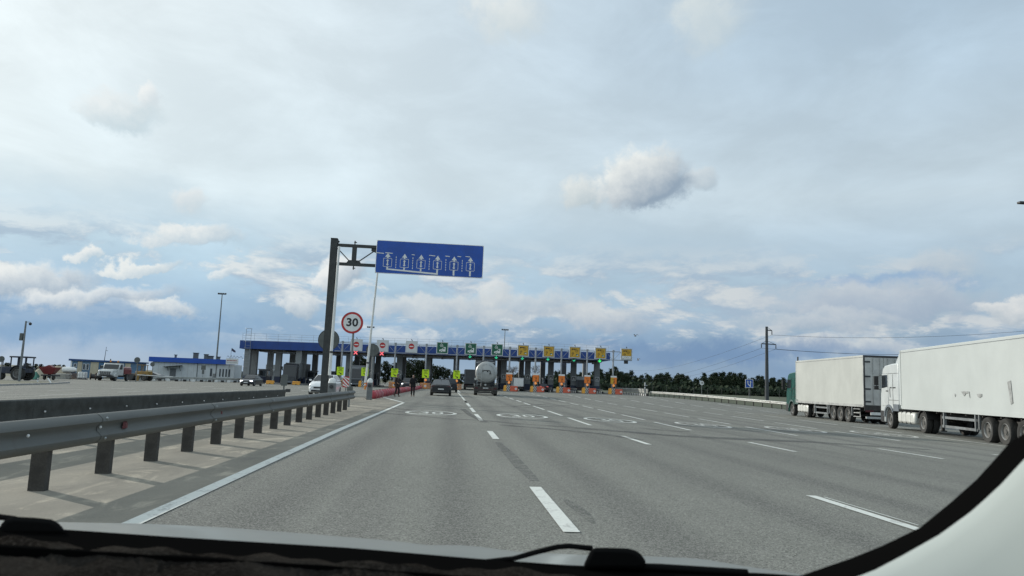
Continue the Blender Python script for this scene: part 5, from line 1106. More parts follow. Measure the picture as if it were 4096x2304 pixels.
# ------------------------------------------------------------------ trees
def leafm(name, c1, c2):
    m = bpy.data.materials.new(name); m.use_nodes = True; k = NB(m.node_tree); p = m.node_tree.nodes['Principled BSDF']
    oc = k.add('ShaderNodeTexCoord').outputs['Object']; r = k.add('ShaderNodeObjectInfo').outputs['Random']
    f, _ = k.noise(oc, 1.6, 4, .7); c = k.mix(k.step(f, .35, .65), c1, c2); c = k.mix(k.m('MULTIPLY', r, .4), c, tuple(x * .55 for x in c1))
    k.put(p.inputs['Base Color'], c); p.inputs['Roughness'].default_value = .8; p.inputs['Specular IOR Level'].default_value = .2; return m
PINE = leafm('pine_needles', (.014, .026, .013), (.034, .050, .022)); DECI = leafm('broad_leaves', (.014, .024, .011), (.030, .042, .017)); BARK = M('tree_bark', (.07, .055, .045), .9, 0, .3, 4, .3, 20)
rnd = random.Random(11)
def tree_meshes(h, kind):
    tr = MB(); cr = MB(); lean = rnd.uniform(-.3, .3)
    tr.tube([(0, 0, -.2), (lean * .3, .1, h * .35), (lean, 0, h * .7), (lean * 1.1, .1, h * .93)], [h * .022, h * .018, h * .011, h * .004], BARK, 7)
    m = PINE if kind == 'pine' else DECI; nb = 46 if kind == 'pine' else 84; lo = .12 if kind == 'bushy' else .22
    for i in range(nb):
        f = lo + (1 - lo) * (i + rnd.random()) / nb; z = f * h
        wid = h * (.25 * (1 - max(0, (f - .55) / .45) ** 1.6) * (.55 + .45 * min(1, (f - lo) / .25))) if kind == 'pine' else h * .34 * math.sqrt(max(.02, 1 - ((f - .6) / .45) ** 2))
        a = rnd.uniform(0, 2 * PI); rr = wid * math.sqrt(rnd.random()) * rnd.uniform(.7, 1.15); c = Vector((lean * f + rr * math.cos(a), rr * math.sin(a), z))
        if i % 3 == 0: tr.tube([(lean * f, 0, z - h * .06), c], [h * .005, h * .002], BARK, 4)
        s_ = h * rnd.uniform(.05, .085)
        for _ in range(26):
            d = Vector((rnd.gauss(0, 1), rnd.gauss(0, 1), rnd.gauss(0, .7))) * s_ * .75; e = Vector((rnd.gauss(0, 1), rnd.gauss(0, 1), rnd.gauss(0, .6))).normalized(); g = e.cross(Vector((rnd.gauss(0, 1), rnd.gauss(0, 1), rnd.gauss(0, 1)))).normalized()
            w = s_ * rnd.uniform(.28, .5); o = c + d; cr.raw([o - e * w - g * w * .5, o + e * w * .2 - g * w * .8, o + e * w + g * w * .3, o - e * w * .1 + g * w * .9], [(0, 1, 2, 3)], m)
    return tr, cr
def make_tree(h, kind, label, group, name='pine_tree'):
    tr, cr = tree_meshes(h, kind); t = thing(name, label, 'tree', (0, 0, -100), 0, group)
    tr.build('trunk', t, smooth=60); cr.build('crown', t, smooth=0, recalc=False); return t
PL = 'dark pine tree in the belt beyond the right-hand meadow'; PG = 'pines in the belt beyond the meadow'
protos = [make_tree(9 + rnd.uniform(-1, 1), 'pine', PL, PG) for _ in range(6)]
used = set()
def put(protos, x, y, s_, label=None, group=None):
    i = rnd.randrange(len(protos)); pr = protos[i]
    if id(pr) not in used: used.add(id(pr)); r = pr; r.location = (x, y, gz(x, y)); r.rotation_euler = (0, 0, rnd.uniform(0, 6)); 
    else: r = dup(pr, (x, y, gz(x, y)), rnd.uniform(0, 6), label, group)
    r.scale = (s_ * rnd.uniform(.9, 1.15), s_ * rnd.uniform(.9, 1.15), s_); return r
TOPL = [(2010, 1480), (2170, 1492), (2230, 1485), (2300, 1485), (2400, 1478), (2460, 1472), (2500, 1478), (2555, 1486), (2590, 1494), (2660, 1491), (2735, 1494), (2750, 1508), (2790, 1506), (2830, 1494), (2900, 1489), (2965, 1497), (2990, 1512), (3030, 1504), (3090, 1504), (3130, 1515), (3180, 1508), (3260, 1512)]
def topat(u):
    for (u0, v0), (u1, v1) in zip(TOPL, TOPL[1:]):
        if u <= u1: return v0 + (v1 - v0) * (u - u0) / (u1 - u0)
    return 1512
for row, Z in enumerate((285, 300, 318)):
    u = 2015 + row * 9
    while u < 3240:
        p = D(u, 1560, Z); top = D(u, topat(u) + rnd.uniform(-4, 16) + (8 if row == 0 else 0), Z).z - gz(p.x, p.y)
        put(protos, p.x, p.y + rnd.uniform(-3, 3), max(.5, top / 9.3)); u += rnd.uniform(19, 34)
mb = MB(); mgr = []                                                      # dense undergrowth below the pines: uncountable
for i in range(5200):
    u = rnd.uniform(2010, 3250); Z = rnd.uniform(270, 285); p = D(u, 1560, Z); z = gz(p.x, p.y) + abs(rnd.gauss(0, 1.5)); e = Vector((rnd.gauss(0, 1), rnd.gauss(0, 1), rnd.gauss(0, 1))).normalized(); g = e.orthogonal().normalized(); w = rnd.uniform(.3, .8); o = Vector((p.x, p.y, z))
    mb.raw([o - e * w - g * w, o + e * w - g * w * .6, o + e * w + g * w, o - e * w + g * w * .7], [(0, 1, 2, 3)], PINE)
tag(mb.build('undergrowth', None, smooth=0, recalc=False), kind='stuff')
BL = 'leafy green tree seen through the middle lanes beyond the canopy'; BG = 'trees seen through the lanes beyond the canopy'
dec = [make_tree(9.5, 'bushy', BL, BG, 'leafy_tree') for _ in range(3)]
for u, v, Z in ((1418, 1447, 235), (1440, 1430, 230), (1466, 1440, 240), (1500, 1455, 235), (1540, 1450, 238), (1580, 1452, 240), (1620, 1447, 228), (1650, 1440, 225), (1680, 1443, 230), (1704, 1452, 235), (1735, 1465, 260), (1762, 1468, 262), (1790, 1480, 270), (1815, 1488, 280), (1845, 1496, 280), (1875, 1500, 290), (1910, 1500, 290), (1950, 1492, 290)):
    p = D(u, 1530, Z); h = D(u, v, Z).z - gz(p.x, p.y); put(dec, p.x, p.y, h / 9.5)
far = [make_tree(8, 'bushy', 'small distant tree on the left horizon', 'distant trees on the left horizon', 'leafy_tree') for _ in range(2)]
for u, v, Z in ((95, 1470, 260), (112, 1464, 255), (160, 1466, 260), (215, 1468, 260), (232, 1463, 255), (250, 1467, 260), (140, 1478, 270), (945, 1484, 250), (958, 1481, 245), (972, 1490, 250), (20, 1462, 260), (900, 1496, 270), (1040, 1496, 270), (1150, 1500, 280), (30, 1476, 265)):
    p = D(u, 1500, Z); h = D(u, v, Z).z - gz(p.x, p.y); put(far, p.x, p.y, max(.3, h / 8))
def bare_tree(h, label):
    t = thing('bare_tree', label, 'tree', (0, 0, 0), 0, 'bare trees behind the payment lanes'); tr = MB(); br = MB()
    def grow(p, d, L, r, n, mb):
        q = p + d * L; mb.tube([p, q], [r, r * .7], BARK, 5)
        if n: 
            for _ in range(3 if n > 1 else 4):
                e = (d + Vector((rnd.gauss(0, .5), rnd.gauss(0, .5), rnd.gauss(.1, .3)))).normalized(); grow(q, e, L * rnd.uniform(.6, .8), r * .6, n - 1, br)
    tr.tube([(0, 0, -.2), (0, 0, h * .3)], [h * .02, h * .016], BARK, 6)
    for _ in range(4): grow(Vector((0, 0, h * .28)), Vector((rnd.gauss(0, .4), rnd.gauss(0, .4), 1)).normalized(), h * .25, h * .012, 4, br)
    tr.build('trunk', t, smooth=60); br.build('branches', t, smooth=60); return t
for i, (u, v, Z, lab) in enumerate(((1975, 1452, 215, 'bare branched tree right behind the tanker'), (2032, 1448, 210, 'bare branched tree seen left of the first orange board'), (2062, 1455, 215, 'bare branched tree above the small white lorry'), (2136, 1452, 212, 'bare branched tree seen behind the second orange board'))):
    p = D(u, 1530, Z); h = D(u, v, Z).z - gz(p.x, p.y); t = bare_tree(h * .95, lab); t.location = (p.x, p.y, gz(p.x, p.y))
# ------------------------------------------------------------------ lighting masts, lamp at the right edge, birds
def mast(label, u0, v0, u1, v1, Z, r=.16, heads=4):
    q = gpt(u0, v0, Z); h = D(u1, v1, Z).z - q.z; t = thing('light_mast', label, 'light mast', q)
    mb = MB(); mb.lathe([(r * 1.3, -.3), (r, h * .5), (r * .6, h), (.01, h + .02)], POLE, 10); mb.build('pole', t); mb = MB(); mb.box(-.9, .9, -.06, .06, h - .1, h + .04, DSTEEL); mb.build('cross_bar', t)
    for k in range(heads): x = -.9 + 1.8 * k / (heads - 1); mb = MB(); mb.box(-.22, .22, -.35, .1, -.1, .22, DSTEEL, Matrix.Translation((x, 0, h + .12)) @ Matrix.Rotation(.5, 4, 'X')); mb.build('floodlight', t)
mast('tall floodlight mast standing by the white office building', 860, 1509, 881, 1172, 205, .2)
mast('slim floodlight mast behind the canopy between the no-entry signs', 1470, 1525, 1477, 1308, 230); mast('slim floodlight mast behind the canopy near the yellow signs', 2012, 1530, 2013, 1318, 240)
t = thing('street_lamp', 'street lamp whose lamp head just enters at the right edge of the picture', 'street lamp', gpt(4230, 1700, 42)); p = D(4086, 812, 42) - t.location; h = p.z
mb = MB(); mb.tube([(0, 0, -.2), (0, 0, h - .5), (-.15, 0, h - .1), (p.x + .3, p.y, h + .02)], [.12, .09, .06, .05], POLE, 8); mb.build('pole', t); mb = MB(); mb.box(p.x - .18, p.x + .3, p.y - .14, p.y + .14, h - .05, h + .08, DSTEEL, None); mb.build('lamp_head', t, bevel=.03)
for (u, v, lab, w) in ((2541, 1344, 'small dark bird gliding above the pine belt', .35), (2552, 1440, 'small dark bird beside the last payment sign', .2)):
    t = thing('bird', lab, 'bird', D(u, v, 90), .4)
    mb = MB(); mb.lathe([(.01, -.22), (.06, -.1), (.07, .02), (.03, .16), (.01, .2)], BLACK, 8, 'y'); mb.build('body', t)
    for sx in (-1, 1): mb = MB(); mb.loft([[(0, -.08, .02), (0, .08, .02), (0, .08, .03), (0, -.08, .03)], [(sx * w * .6, -.10, .20), (sx * w * .6, .04, .20), (sx * w * .6, .04, .21), (sx * w * .6, -.10, .21)], [(sx * w, -.2, .10), (sx * w, -.14, .10), (sx * w, -.14, .105), (sx * w, -.2, .105)]], BLACK); mb.build('wing', t)
# ================================================================== YARD ON THE FAR LEFT
VG = [(-33.0, 56), (-37.2, 74.5), (-40.5, 85), (-62, 88), (-80, 70), (-62, 52)]
mb = MB(); mb.poly([(x, y, gz(x, y) + .10) for x, y in VG], GRASS); tag(mb.build('grass_verge', recalc=False), kind='structure')
mb = MB()
for (x0, y0), (x1, y1) in zip(VG[:4], VG[1:4]):
    d = Vector((x1 - x0, y1 - y0)).normalized() * .1; n = (d.y, -d.x)
    mb.loft([[(x - n[0], y - n[1], gz(x, y) - .1), (x + n[0], y + n[1], gz(x, y) - .1), (x + n[0], y + n[1], gz(x, y) + .14), (x - n[0], y - n[1], gz(x, y) + .14)] for x, y in ((x0, y0), (x1, y1))], CONC)
tag(mb.build('kerb'), kind='structure')
# office
WALL = M('white_sandwich_panel', (.58, .61, .62), .5, 0, .06, .8, dirt=.15); OBL = M('office_blue_fascia', (.008, .075, .40), .4, 0, .1, .6); WIN = M('office_window', (.05, .06, .07), .15)
A = PY(606, 1510, 156); A.z = gz(A.x, A.y); Bp = PY(934, 1512, 157.5); Bp.z = gz(Bp.x, Bp.y); dd = Bp - A; Lb = math.hypot(dd.x, dd.y); rz = math.atan2(dd.y, dd.x)
t = thing('office_building', 'long white single-storey office with a bright blue fascia and small windows', 'office building', A, rz); h = 3.55
mb = MB(); mb.box(0, Lb, 0, 9, -.3, h, WALL); wl = mb.build('wall', t)
mb = MB(); [mb.box(x - .015, x + .015, -.006, -.001, -.2, h - .01, CONC) for x in frange(0, Lb, 1.15)[1:-1]]; mb.build('panel_seams', wl)
mb = MB(); mb.box(-.7, Lb - 1.65, -.55, 9.5, h + .001, h + .95, OBL); rf = mb.build('roof_fascia', t)
for f, w, hh in ((.47, .9, 1.1), (.60, .7, .9), (.66, .9, .6), (.755, .6, .5), (.22, .25, .55)): mb = MB(); mb.box(-w / 2, w / 2, -.4, .4, 0, hh, GREYB); mb.box(-w / 2 - .1, w / 2 + .1, -.5, .5, hh + .001, hh + .12, DSTEEL); mb.build('vent', rf, (f * Lb, 3, h + .95))
mb = MB(); mb.box(.215 * Lb, .288 * Lb, -.05, -.002, -.2, 2.35, M('office_door', (.14, .15, .16), .5)); d = mb.build('door', t); mb = MB(); mb.box(.28 * Lb, .284 * Lb, -.12, -.051, .9, 1.1, DSTEEL); mb.build('handle', d)
mb = MB(); mb.prism([(.145 * Lb, 2.55), (.36 * Lb, 2.95), (.36 * Lb, 3.02), (.145 * Lb, 2.62)], -1.6, -.01, DSTEEL, 'y'); cn = mb.build('door_canopy', t)
for f in (.19, .34): mb = MB(); mb.tube([(f * Lb, -.05, 1.9), (f * Lb, -1.3, 2.62 + (f - .145) * 1.8)], .05, DSTEEL, 6); mb.build('canopy_strut', cn)
for f0, f1 in ((.704, .73), (.818, .837), (.856, .876), (.895, .914), (.934, .953)):
    mb = MB(); mb.box(f0 * Lb - .08, f1 * Lb + .08, -.03, -.001, .95, 2.68, WALL); w = mb.build('window', t); mb = MB(); mb.box(f0 * Lb, f1 * Lb, -.04, -.031, 1.03, 2.60, WIN); mb.build('pane', w); mb = MB(); mb.box(f0 * Lb - .1, f1 * Lb + .1, -.12, -.032, .88, .945, SW); mb.build('sill', w)
for f in (.545, .776): mb = MB(); mb.tube([(f * Lb, -.08, 0), (f * Lb, -.08, h)], .06, GREYB, 8); mb.build('downpipe', t)
mb = MB(); mb.box(-2.0, .35, -.08, .08, -.0, 1.2, SW); b_ = mb.build('roof_sign', t, (Lb + .4, -.6, h + .05)); mb = MB(); [mb.r2(-1.85 + k * .28, -1.65 + k * .28, .66, .86, -.085, M('sign_text_red', (.35, .06, .06), .5)) for k in range(7)]; [mb.r2(-1.85 + k * .22, -1.70 + k * .22, .36, .44, -.085, GREYB) for k in range(9)]; mb.build('lettering', b_)
mb = MB(); mb.tube([(-1.9 + i * .17, 0, 1.4 + .25 * math.sin(i * 1.7) + .12 * (i % 3)) for i in range(19)], .04, DSTEEL, 5); mb.build('scroll_trim', b_)
q = A + Matrix.Rotation(rz, 3, 'Z') @ Vector((Lb * .93, -.4, 0)); t = thing('flag', 'small dark flag on a thin pole at the office roof end', 'flag', q)
mb = MB(); mb.tube([(0, 0, 0), (.35, 0, 6.9)], .03, GREYB, 6); mb.build('pole', t); mb = MB(); mb.loft([[(.35, 0, 6.9), (.35, .03, 6.9), (.33, .03, 6.4), (.33, 0, 6.4)], [(.8, .1, 6.6), (.8, .13, 6.6), (.75, .13, 6.1), (.75, .1, 6.1)], [(1.15, 0, 6.35), (1.15, .03, 6.35), (1.15, .03, 6.0), (1.15, 0, 6.0)]], M('dark_flag_cloth', (.05, .05, .09), .8)); mb.build('cloth', t)
# site cabins
CBL = M('cabin_faded_blue', (.075, .15, .24), .6, 0, .15, 1, dirt=.25); CCR = M('cabin_cream', (.42, .38, .28), .6, 0, .08, .8, dirt=.15); CRB = M('cabin_roof_blue', (.014, .055, .17), .6, 0, .2)
A = PY(276, 1518, 142); A.z = gz(A.x, A.y); Bp = PY(556, 1524, 142); Bp.z = gz(Bp.x, Bp.y); dd = Bp - A; Lb = math.hypot(dd.x, dd.y); rz = math.atan2(dd.y, dd.x)
t = thing('site_cabin', 'row of joined site cabins in faded blue and cream panels under a blue roof', 'site cabin', A, rz); h = 3.0
mb = MB(); mb.box(0, Lb, 0, 2.6, 0, h, CBL); mb.build('wall', t); mb = MB(); mb.prism([(-.3, h + .001), (Lb + .3, h + .001), (Lb + .3, h + .22), (-.3, h + .34)], -.3, 2.9, CRB, 'y'); mb.build('roof', t)
for f0, f1 in ((.10, .165), (.285, .40), (.49, .59), (.78, .86)): mb = MB(); mb.box(f0 * Lb, f1 * Lb, -.06, -.001, .05, h - .12, CCR); mb.build('cream_panel', t)
mb = MB(); mb.box(0, .02 * Lb, -.05, -.001, 0, h - .05, SW); mb.build('corner_post', t)
for f0, f1, z0, z1 in ((.175, .215, 1.45, 2.55), (.225, .265, 1.45, 2.55), (.045, .085, 1.9, 2.5), (.43, .475, 1.8, 2.4)): mb = MB(); mb.box(f0 * Lb, f1 * Lb, -.05, -.002, z0, z1, SW); w = mb.build('window', t); mb = MB(); mb.box(f0 * Lb + .06, f1 * Lb - .06, -.06, -.051, z0 + .06, z1 - .06, WIN); mb.build('pane', w)
for f0, f1 in ((.41, .48),): mb = MB(); mb.box(f0 * Lb, f1 * Lb, -.03, -.0005, .05, 2.7, M('cabin_door_blue', (.035, .13, .26), .5)); mb.build('door', t)
q = A + Matrix.Rotation(rz, 3, 'Z') @ Vector((.43 * Lb, 1.2, h + .2)); t = thing('aerial_mast', 'thin leaning aerial mast on the roof of the site cabins', 'aerial', q)
mb = MB(); mb.tube([(0, 0, 0), (.12, 0, 2.55)], [.06, .03], DSTEEL, 6); mb.build('pole', t); mb = MB(); mb.tube([(.08, 0, 1.9), (.45, 0, 1.85)], .03, DSTEEL, 5); mb.build('side_arm', t)
# bonneted lorry with a red tank
q = gpt(452, 1522, 112); t = thing('bonneted_lorry', 'white bonneted lorry with a red tank body parked before the site cabins', 'lorry', q, PI + .06, None, 1.05); OW = M('old_white_paint', (.52, .53, .51), .5, 0, .1, 1, dirt=.35); ORD = M('faded_red_tank', (.16, .018, .020), .5, 0, .2, 1, dirt=.2)
mb = MB(); mb.prism([(1.0, .75), (3.15, .75), (3.2, 1.25), (3.0, 1.5), (1.0, 1.62)], -.95, .95, OW); mb.build('bonnet', t, bevel=.1)
mb = MB(); mb.prism([(-.6, .75), (1.25, .75), (1.25, 1.62), (.85, 2.35), (.7, 2.45), (-.55, 2.45)], -1.1, 1.1, OW); cb_ = mb.build('cab', t, bevel=.07)
mb = MB(); mb.prism([(1.27, 1.68), (1.30, 1.68), (.93, 2.30), (.90, 2.30)], -.95, .95, GLASS); mb.build('windscreen', cb_)
for sx in (-1, 1):
    mb = MB(); mb.prism([(0, 1.62), (1.0, 1.62), (.75, 2.28), (0, 2.28)], sx * 1.101, sx * 1.115, GLASS); mb.build('side_window', cb_)
    lens('headlight', t, (sx * .78, 3.2, 1.0), (.24, .06, .22), LAMPOFF); mb = MB(); mb.prism(arc(2.2, .52, .62, .1, PI - .1), sx * .75, sx * 1.18, OW); mb.build('mudguard', t, bevel=.02)
    for y in (2.2, -2.3): wheel(t, (sx * .98, y, .5), .5, .3, sx, RIMD, 8, True)
    mb = MB(); mb.tube([(sx * 1.1, 1.1, 1.8), (sx * 1.4, 1.3, 1.9)], .025, BLACK, 5); mb.cb((sx * 1.4, 1.3, 1.9), (.06, .2, .42), BLACK); mb.build('mirror', t)
mb = MB(); mb.box(-.7, .7, 3.19, 3.215, .85, 1.3, BLACK); [mb.box(x - .03, x + .03, 3.216, 3.23, .88, 1.27, OW) for x in (-.5, -.25, 0, .25, .5)]; mb.build('grille', t); mb = MB(); mb.box(-1.15, 1.15, 3.0, 3.4, .42, .70, BLACK); mb.build('bumper', t, bevel=.04); mb = MB(); mb.box(-.3, .3, 3.405, 3.42, .5, .62, PLATE); mb.build('number_plate', t)
mb = MB(); mb.box(-1.1, 1.1, -3.9, -.85, .95, 1.75, ORD); mb.box(-1.05, 1.05, -3.85, -.9, 1.751, 2.0, M('pinkish_tank_top', (.45, .26, .26), .5)); mb.build('red_tank', t, bevel=.18, smooth=50)
mb = MB(); mb.box(-.4, .4, -4.1, 2.9, .55, .9, CHS); mb.build('chassis', t); mb = MB(); mb.box(-.8, .8, .0, .35, 2.46, 2.62, DSTEEL); [mb.lathe([(.12, 2.621), (.12, 2.8), (.05, 2.86)], AMBER, 8, 'z', T(x, .17, 0)) for x in (-.5, .5)]; mb.build('beacon_rack', t)
mb = MB(); mb.tube([(.9, -.75, 1.0), (.9, -.75, 2.9), (.9, -.85, 3.05)], .07, DSTEEL, 8); mb.build('exhaust_pipe', t)
# tractor
q = gpt(70, 1523, 89); t = thing('tractor', 'dark blue-black farm tractor with an open-windowed cab at the far left', 'tractor', q, 1.45); TRB = M('tractor_dark_blue', (.018, .025, .045), .5, 0, .2, dirt=.3)
mb = MB(); mb.prism([(.5, .75), (3.0, .8), (3.05, 1.45), (2.8, 1.55), (.5, 1.6)], -.38, .38, TRB); mb.build('bonnet', t, bevel=.08)
mb = MB(); 
for y in (-1.2, .55): 
    for sx in (-1, 1): mb.box(sx * .72 - .05, sx * .72 + .05, y - .05, y + .05, 1.3, 2.68, TRB)
for sx in (-1, 1): mb.box(sx * .72 - .05, sx * .72 + .05, -.35, -.25, 1.3, 2.68, TRB)
mb.box(-.78, .78, -1.26, .61, .95, 1.45, TRB); mb.build('cab_frame', t); mb = MB(); mb.box(-.85, .85, -1.4, .75, 2.681, 2.86, TRB); mb.build('cab_roof', t, bevel=.06)
mb = MB(); mb.box(-.25, .25, -.9, -.45, 1.46, 1.6, BLACK); mb.box(-.25, .25, -.95, -.85, 1.6, 2.1, BLACK); mb.build('seat', t, bevel=.04)
for sx in (-1, 1): wheel(t, (sx * .85, -.55, .83), .83, .42, sx, RIMD, 8, True); wheel(t, (sx * .7, 2.55, .48), .48, .25, sx, RIMD, 6, True); mb = MB(); A_ = arc(-.55, .83, .92, .25, PI * .8); B_ = arc(-.55, .83, .97, .25, PI * .8); mb.prism(A_ + list(reversed(B_)), sx * .62, sx * 1.1, TRB); mb.build('mudguard', t)
mb = MB(); mb.tube([(.25, 2.2, 1.5), (.25, 2.2, 2.35)], .05, DSTEEL, 8); mb.build('exhaust_pipe', t)
# post with a dome camera
q = gpt(75, 1531, 76); h = D(92, 1282, 76).z - q.z; t = thing('camera_post', 'tall grey camera post with a dome camera and a box, by the tractor', 'camera post', q)
mb = MB(); mb.lathe([(.12, -.2), (.11, h * .5), (.08, h), (.01, h + .01)], POLE, 10); mb.build('pole', t); mb = MB(); mb.tube([(0, 0, h - .1), (.38, 0, h - .08), (.44, 0, h - .2)], .03, POLE, 6); mb.build('bracket', t); mb = MB(); mb.lathe([(.02, -.42), (.09, -.40), (.14, -.30), (.14, -.2), (.05, -.12)], DSTEEL, 12, 'z', T(.44, 0, h)); mb.build('dome_camera', t); mb = MB(); mb.box(-.42, -.12, -.12, .12, h * .68, h * .80, GREYB); mb.build('control_box', t, bevel=.02)
# odds and ends of the yard
q = gpt(195, 1520, 101); t = thing('hopper_trailer', 'rusty red hopper spreader on wheels between the tractor and the sand heap', 'hopper trailer', q, .1)
mb = MB(); mb.loft([[(-.5, -.5, .75), (.5, -.5, .75), (.5, .5, .75), (-.5, .5, .75)], [(-1.05, -.8, 1.55), (1.05, -.8, 1.55), (1.05, .8, 1.55), (-1.05, .8, 1.55)], [(-1.1, -.82, 1.7), (1.1, -.82, 1.7), (1.1, .82, 1.7), (-1.1, .82, 1.7)]], ORD); mb.build('hopper', t)
mb = MB(); mb.prism([(-.7, 1.69), (0, 2.0), (.5, 1.69)], -.5, .5, ORD, 'y'); mb.build('cover', t); mb = MB(); mb.box(-.9, 1.2, -.4, .4, .5, .7, DSTEEL); mb.box(-.1, .1, -.3, .3, .2, .75, DSTEEL); mb.build('frame', t)
for sx in (-1, 1): wheel(t, (sx * .55, 0, .36), .36, .2, sx, RIMD, 5)
def heap(name, label, u, v, Z, r, h, m):
    q = gpt(u, v, Z); t = MB(); secs = []; R_ = random.Random(u)
    for f in (0, .25, .5, .75, .93): secs.append([(r * (1 - f) ** .8 * math.cos(a) * (1 + R_.uniform(-.1, .1)), r * .8 * (1 - f) ** .8 * math.sin(a) * (1 + R_.uniform(-.1, .1)), h * f + R_.uniform(-.04, .04)) for a in frange(0, 2 * PI, .4)[:-1]])
    t.loft(secs, m); return tag(t.build(name, None, q, smooth=60), label, 'heap')
SANDH = M('sand_heap', (.34, .29, .21), .95, 0, .12, 2, .4, 20); heap('sand_heap', 'pale sand heap right of the red hopper', 228, 1512, 125, 2.6, 2.1, SANDH); heap('sand_heap', 'beige heap left of the red hopper', 158, 1512, 108, 1.6, 1.55, M('beige_heap', (.36, .32, .24), .9, 0, .15))
for u, m, lab in ((112, M('white_bag', (.5, .5, .48), .8), 'white bulk bag behind the tractor'), (127, MATS['white_bag'], 'white bulk bag beside the green one'), (138, M('green_bag', (.10, .26, .20), .8), 'green bulk bag beside the beige heap')):
    q = gpt(u, 1512, 100); t = thing('bulk_bag', lab, 'sack', q); mb = MB(); mb.loft([[(-.4, -.4, 0), (.4, -.4, 0), (.4, .4, 0), (-.4, .4, 0)], [(-.45, -.45, .5), (.45, -.45, .5), (.45, .45, .5), (-.45, .45, .5)], [(-.15, -.15, 1.05), (.15, -.15, 1.05), (.15, .15, 1.05), (-.15, .15, 1.05)]], m); mb.build('bag', t, bevel=.08, smooth=60); mb = MB(); mb.tube([(-.15, 0, 1.0), (0, 0, 1.3), (.15, 0, 1.0)], .03, m, 5); mb.build('loop', t)
t = thing('beam_stack', 'stack of galvanised guardrail beams lying below the sand heap', 'steel stack', gpt(236, 1518, 112), .03)
for k in range(6):
    for j in range(2): mb = MB(); mb.loft([[(x, y + dz_, z) for y, z in ((-.16, .0), (-.08, .07), (0, 0), (.08, .07), (.16, 0), (.16, -.03), (-.16, -.03))] for x, dz_ in ((-1.5, 0), (1.5, 0))], RAILR, X=T((k % 3) * .06, j * .4 - .2, .06 + k * .14)); mb.build('steel_beam', t)
q = gpt(274, 1516, 118); t = thing('water_tank', 'white rounded tank on a dark stack left of the site cabins', 'tank', q + Vector((0, 0, .95)), .1); mb = MB(); mb.lathe([(.02, -1.05), (.35, -1.0), (.42, -.8), (.42, .6), (.25, 1.0), (.02, 1.05)], WHITE, 16, 'x', T(0, 0, .5)); mb.build('shell', t); mb = MB(); mb.box(-.8, .8, -.3, .3, 0, .15, DSTEEL); mb.build('saddle', t)
t = thing('pallet_stack', 'stack of brown timber under the white rounded tank', 'timber stack', q + Vector((.5, 0, 0)), .1)
for k in range(6): mb = MB(); mb.box(-.8, .8, -.5, .5, k * .155, k * .155 + .12, M('old_timber', (.11, .07, .05), .85, 0, .3, 3)); mb.build('timber_layer', t)
t = thing('storage_container', 'white caged liquid container before the cabin windows', 'tank', gpt(328, 1519, 116), .05); mb = MB(); mb.box(-.55, .55, -.5, .5, .15, 1.15, WHITE); mb.build('bottle', t, bevel=.12, smooth=50); mb = MB(); mb.box(-.6, .6, -.55, .55, 0, .14, DSTEEL); mb.build('pallet', t)
mb = MB()
for z in (.35, .7, 1.05): mb.tube([(-.58, -.53, z), (.58, -.53, z), (.58, .53, z), (-.58, .53, z), (-.58, -.53, z)], .02, GALV, 5)
for x in (-.58, -.2, .2, .58): mb.tube([(x, -.53, .14), (x, -.53, 1.2)], .02, GALV, 5)
mb.build('cage', t)
for u, lab in ((372, 'brown cable drum in front of the cream cabin panel'), (392, 'brown cable drum beside the bonneted lorry')):
    t = thing('cable_drum', lab, 'cable drum', gpt(u, 1521, 114), .3); mb = MB(); mb.lathe([(.02, -.4), (.55, -.4), (.55, -.33), (.30, -.33), (.30, .33), (.55, .33), (.55, .4), (.02, .4)], MATS['old_timber'], 18, 'x', T(0, 0, .55)); mb.build('drum', t); mb = MB(); mb.lathe([(.305, -.3), (.36, -.28), (.36, .28), (.305, .3)], DSTEEL, 14, 'x', T(0, 0, .55)); mb.build('cable', t)
t = thing('road_roller', 'yellow-brown compactor machine behind the white boom bar', 'road machine', gpt(563, 1518, 122), 1.4); YM = M('dusty_yellow_paint', (.26, .16, .04), .6, 0, .15, 2, dirt=.4)
mb = MB(); mb.box(-.75, .75, -1.5, .6, .75, 1.55, YM); mb.build('body', t, bevel=.1); mb = MB(); mb.lathe([(.02, -.8), (.55, -.8), (.6, -.75), (.6, .75), (.55, .8), (.02, .8)], DSTEEL, 20, 'x', T(0, 1.4, .6)); mb.build('drum', t); mb = MB(); [mb.box(sx * .6 - .04, sx * .6 + .04, y - .04, y + .04, 1.551, 2.5, YM) for sx in (-1, 1) for y in (-.6, .4)]; mb.box(-.7, .7, -.75, .55, 2.501, 2.6, YM); mb.build('canopy', t)
for sx in (-1, 1): wheel(t, (sx * .7, -1.0, .55), .55, .4, sx, RIMD, 6, True)
car('dark parked car with a pale roof in front of the office end', gpt(603, 1516, 132), 1.3, P_GRY, 4.4, 1.75, 1.45)
q = gpt(549, 1520, 120); t = thing('barrier_gate', 'lowered white boom bar in front of the office', 'boom gate', q, .08); mb = MB(); mb.box(-.2, .2, -.2, .2, 0, 1.05, YM); mb.build('cabinet', t, bevel=.04); mb = MB(); mb.tube([(0, -.25, .95), (5.4, -.25, .85)], [.06, .05], WHITE, 8); mb.build('boom_arm', t)
for u, v, Z, r, lab in ((545, 1440, 108, .42, 'grey round sign back between the bonneted lorry and the office'), (607, 1457, 128, .38, 'thin round sign seen at the left corner of the office'), (0, 1436, 84, .34, 'grey round sign back at the left edge by the tractor')):
    q = gpt(u - 2, 1518, Z); p = D(u, v, Z); round_sign('road_sign', lab, q, p.z - q.z, r, None, None, .05, face_dir=-1, off=p.x - q.x)
q = gpt(810, 1514, 140); t = thing('road_sign', 'grey back of a square sign on a post before the office', 'road sign', q); z = D(812, 1470, 140).z - q.z
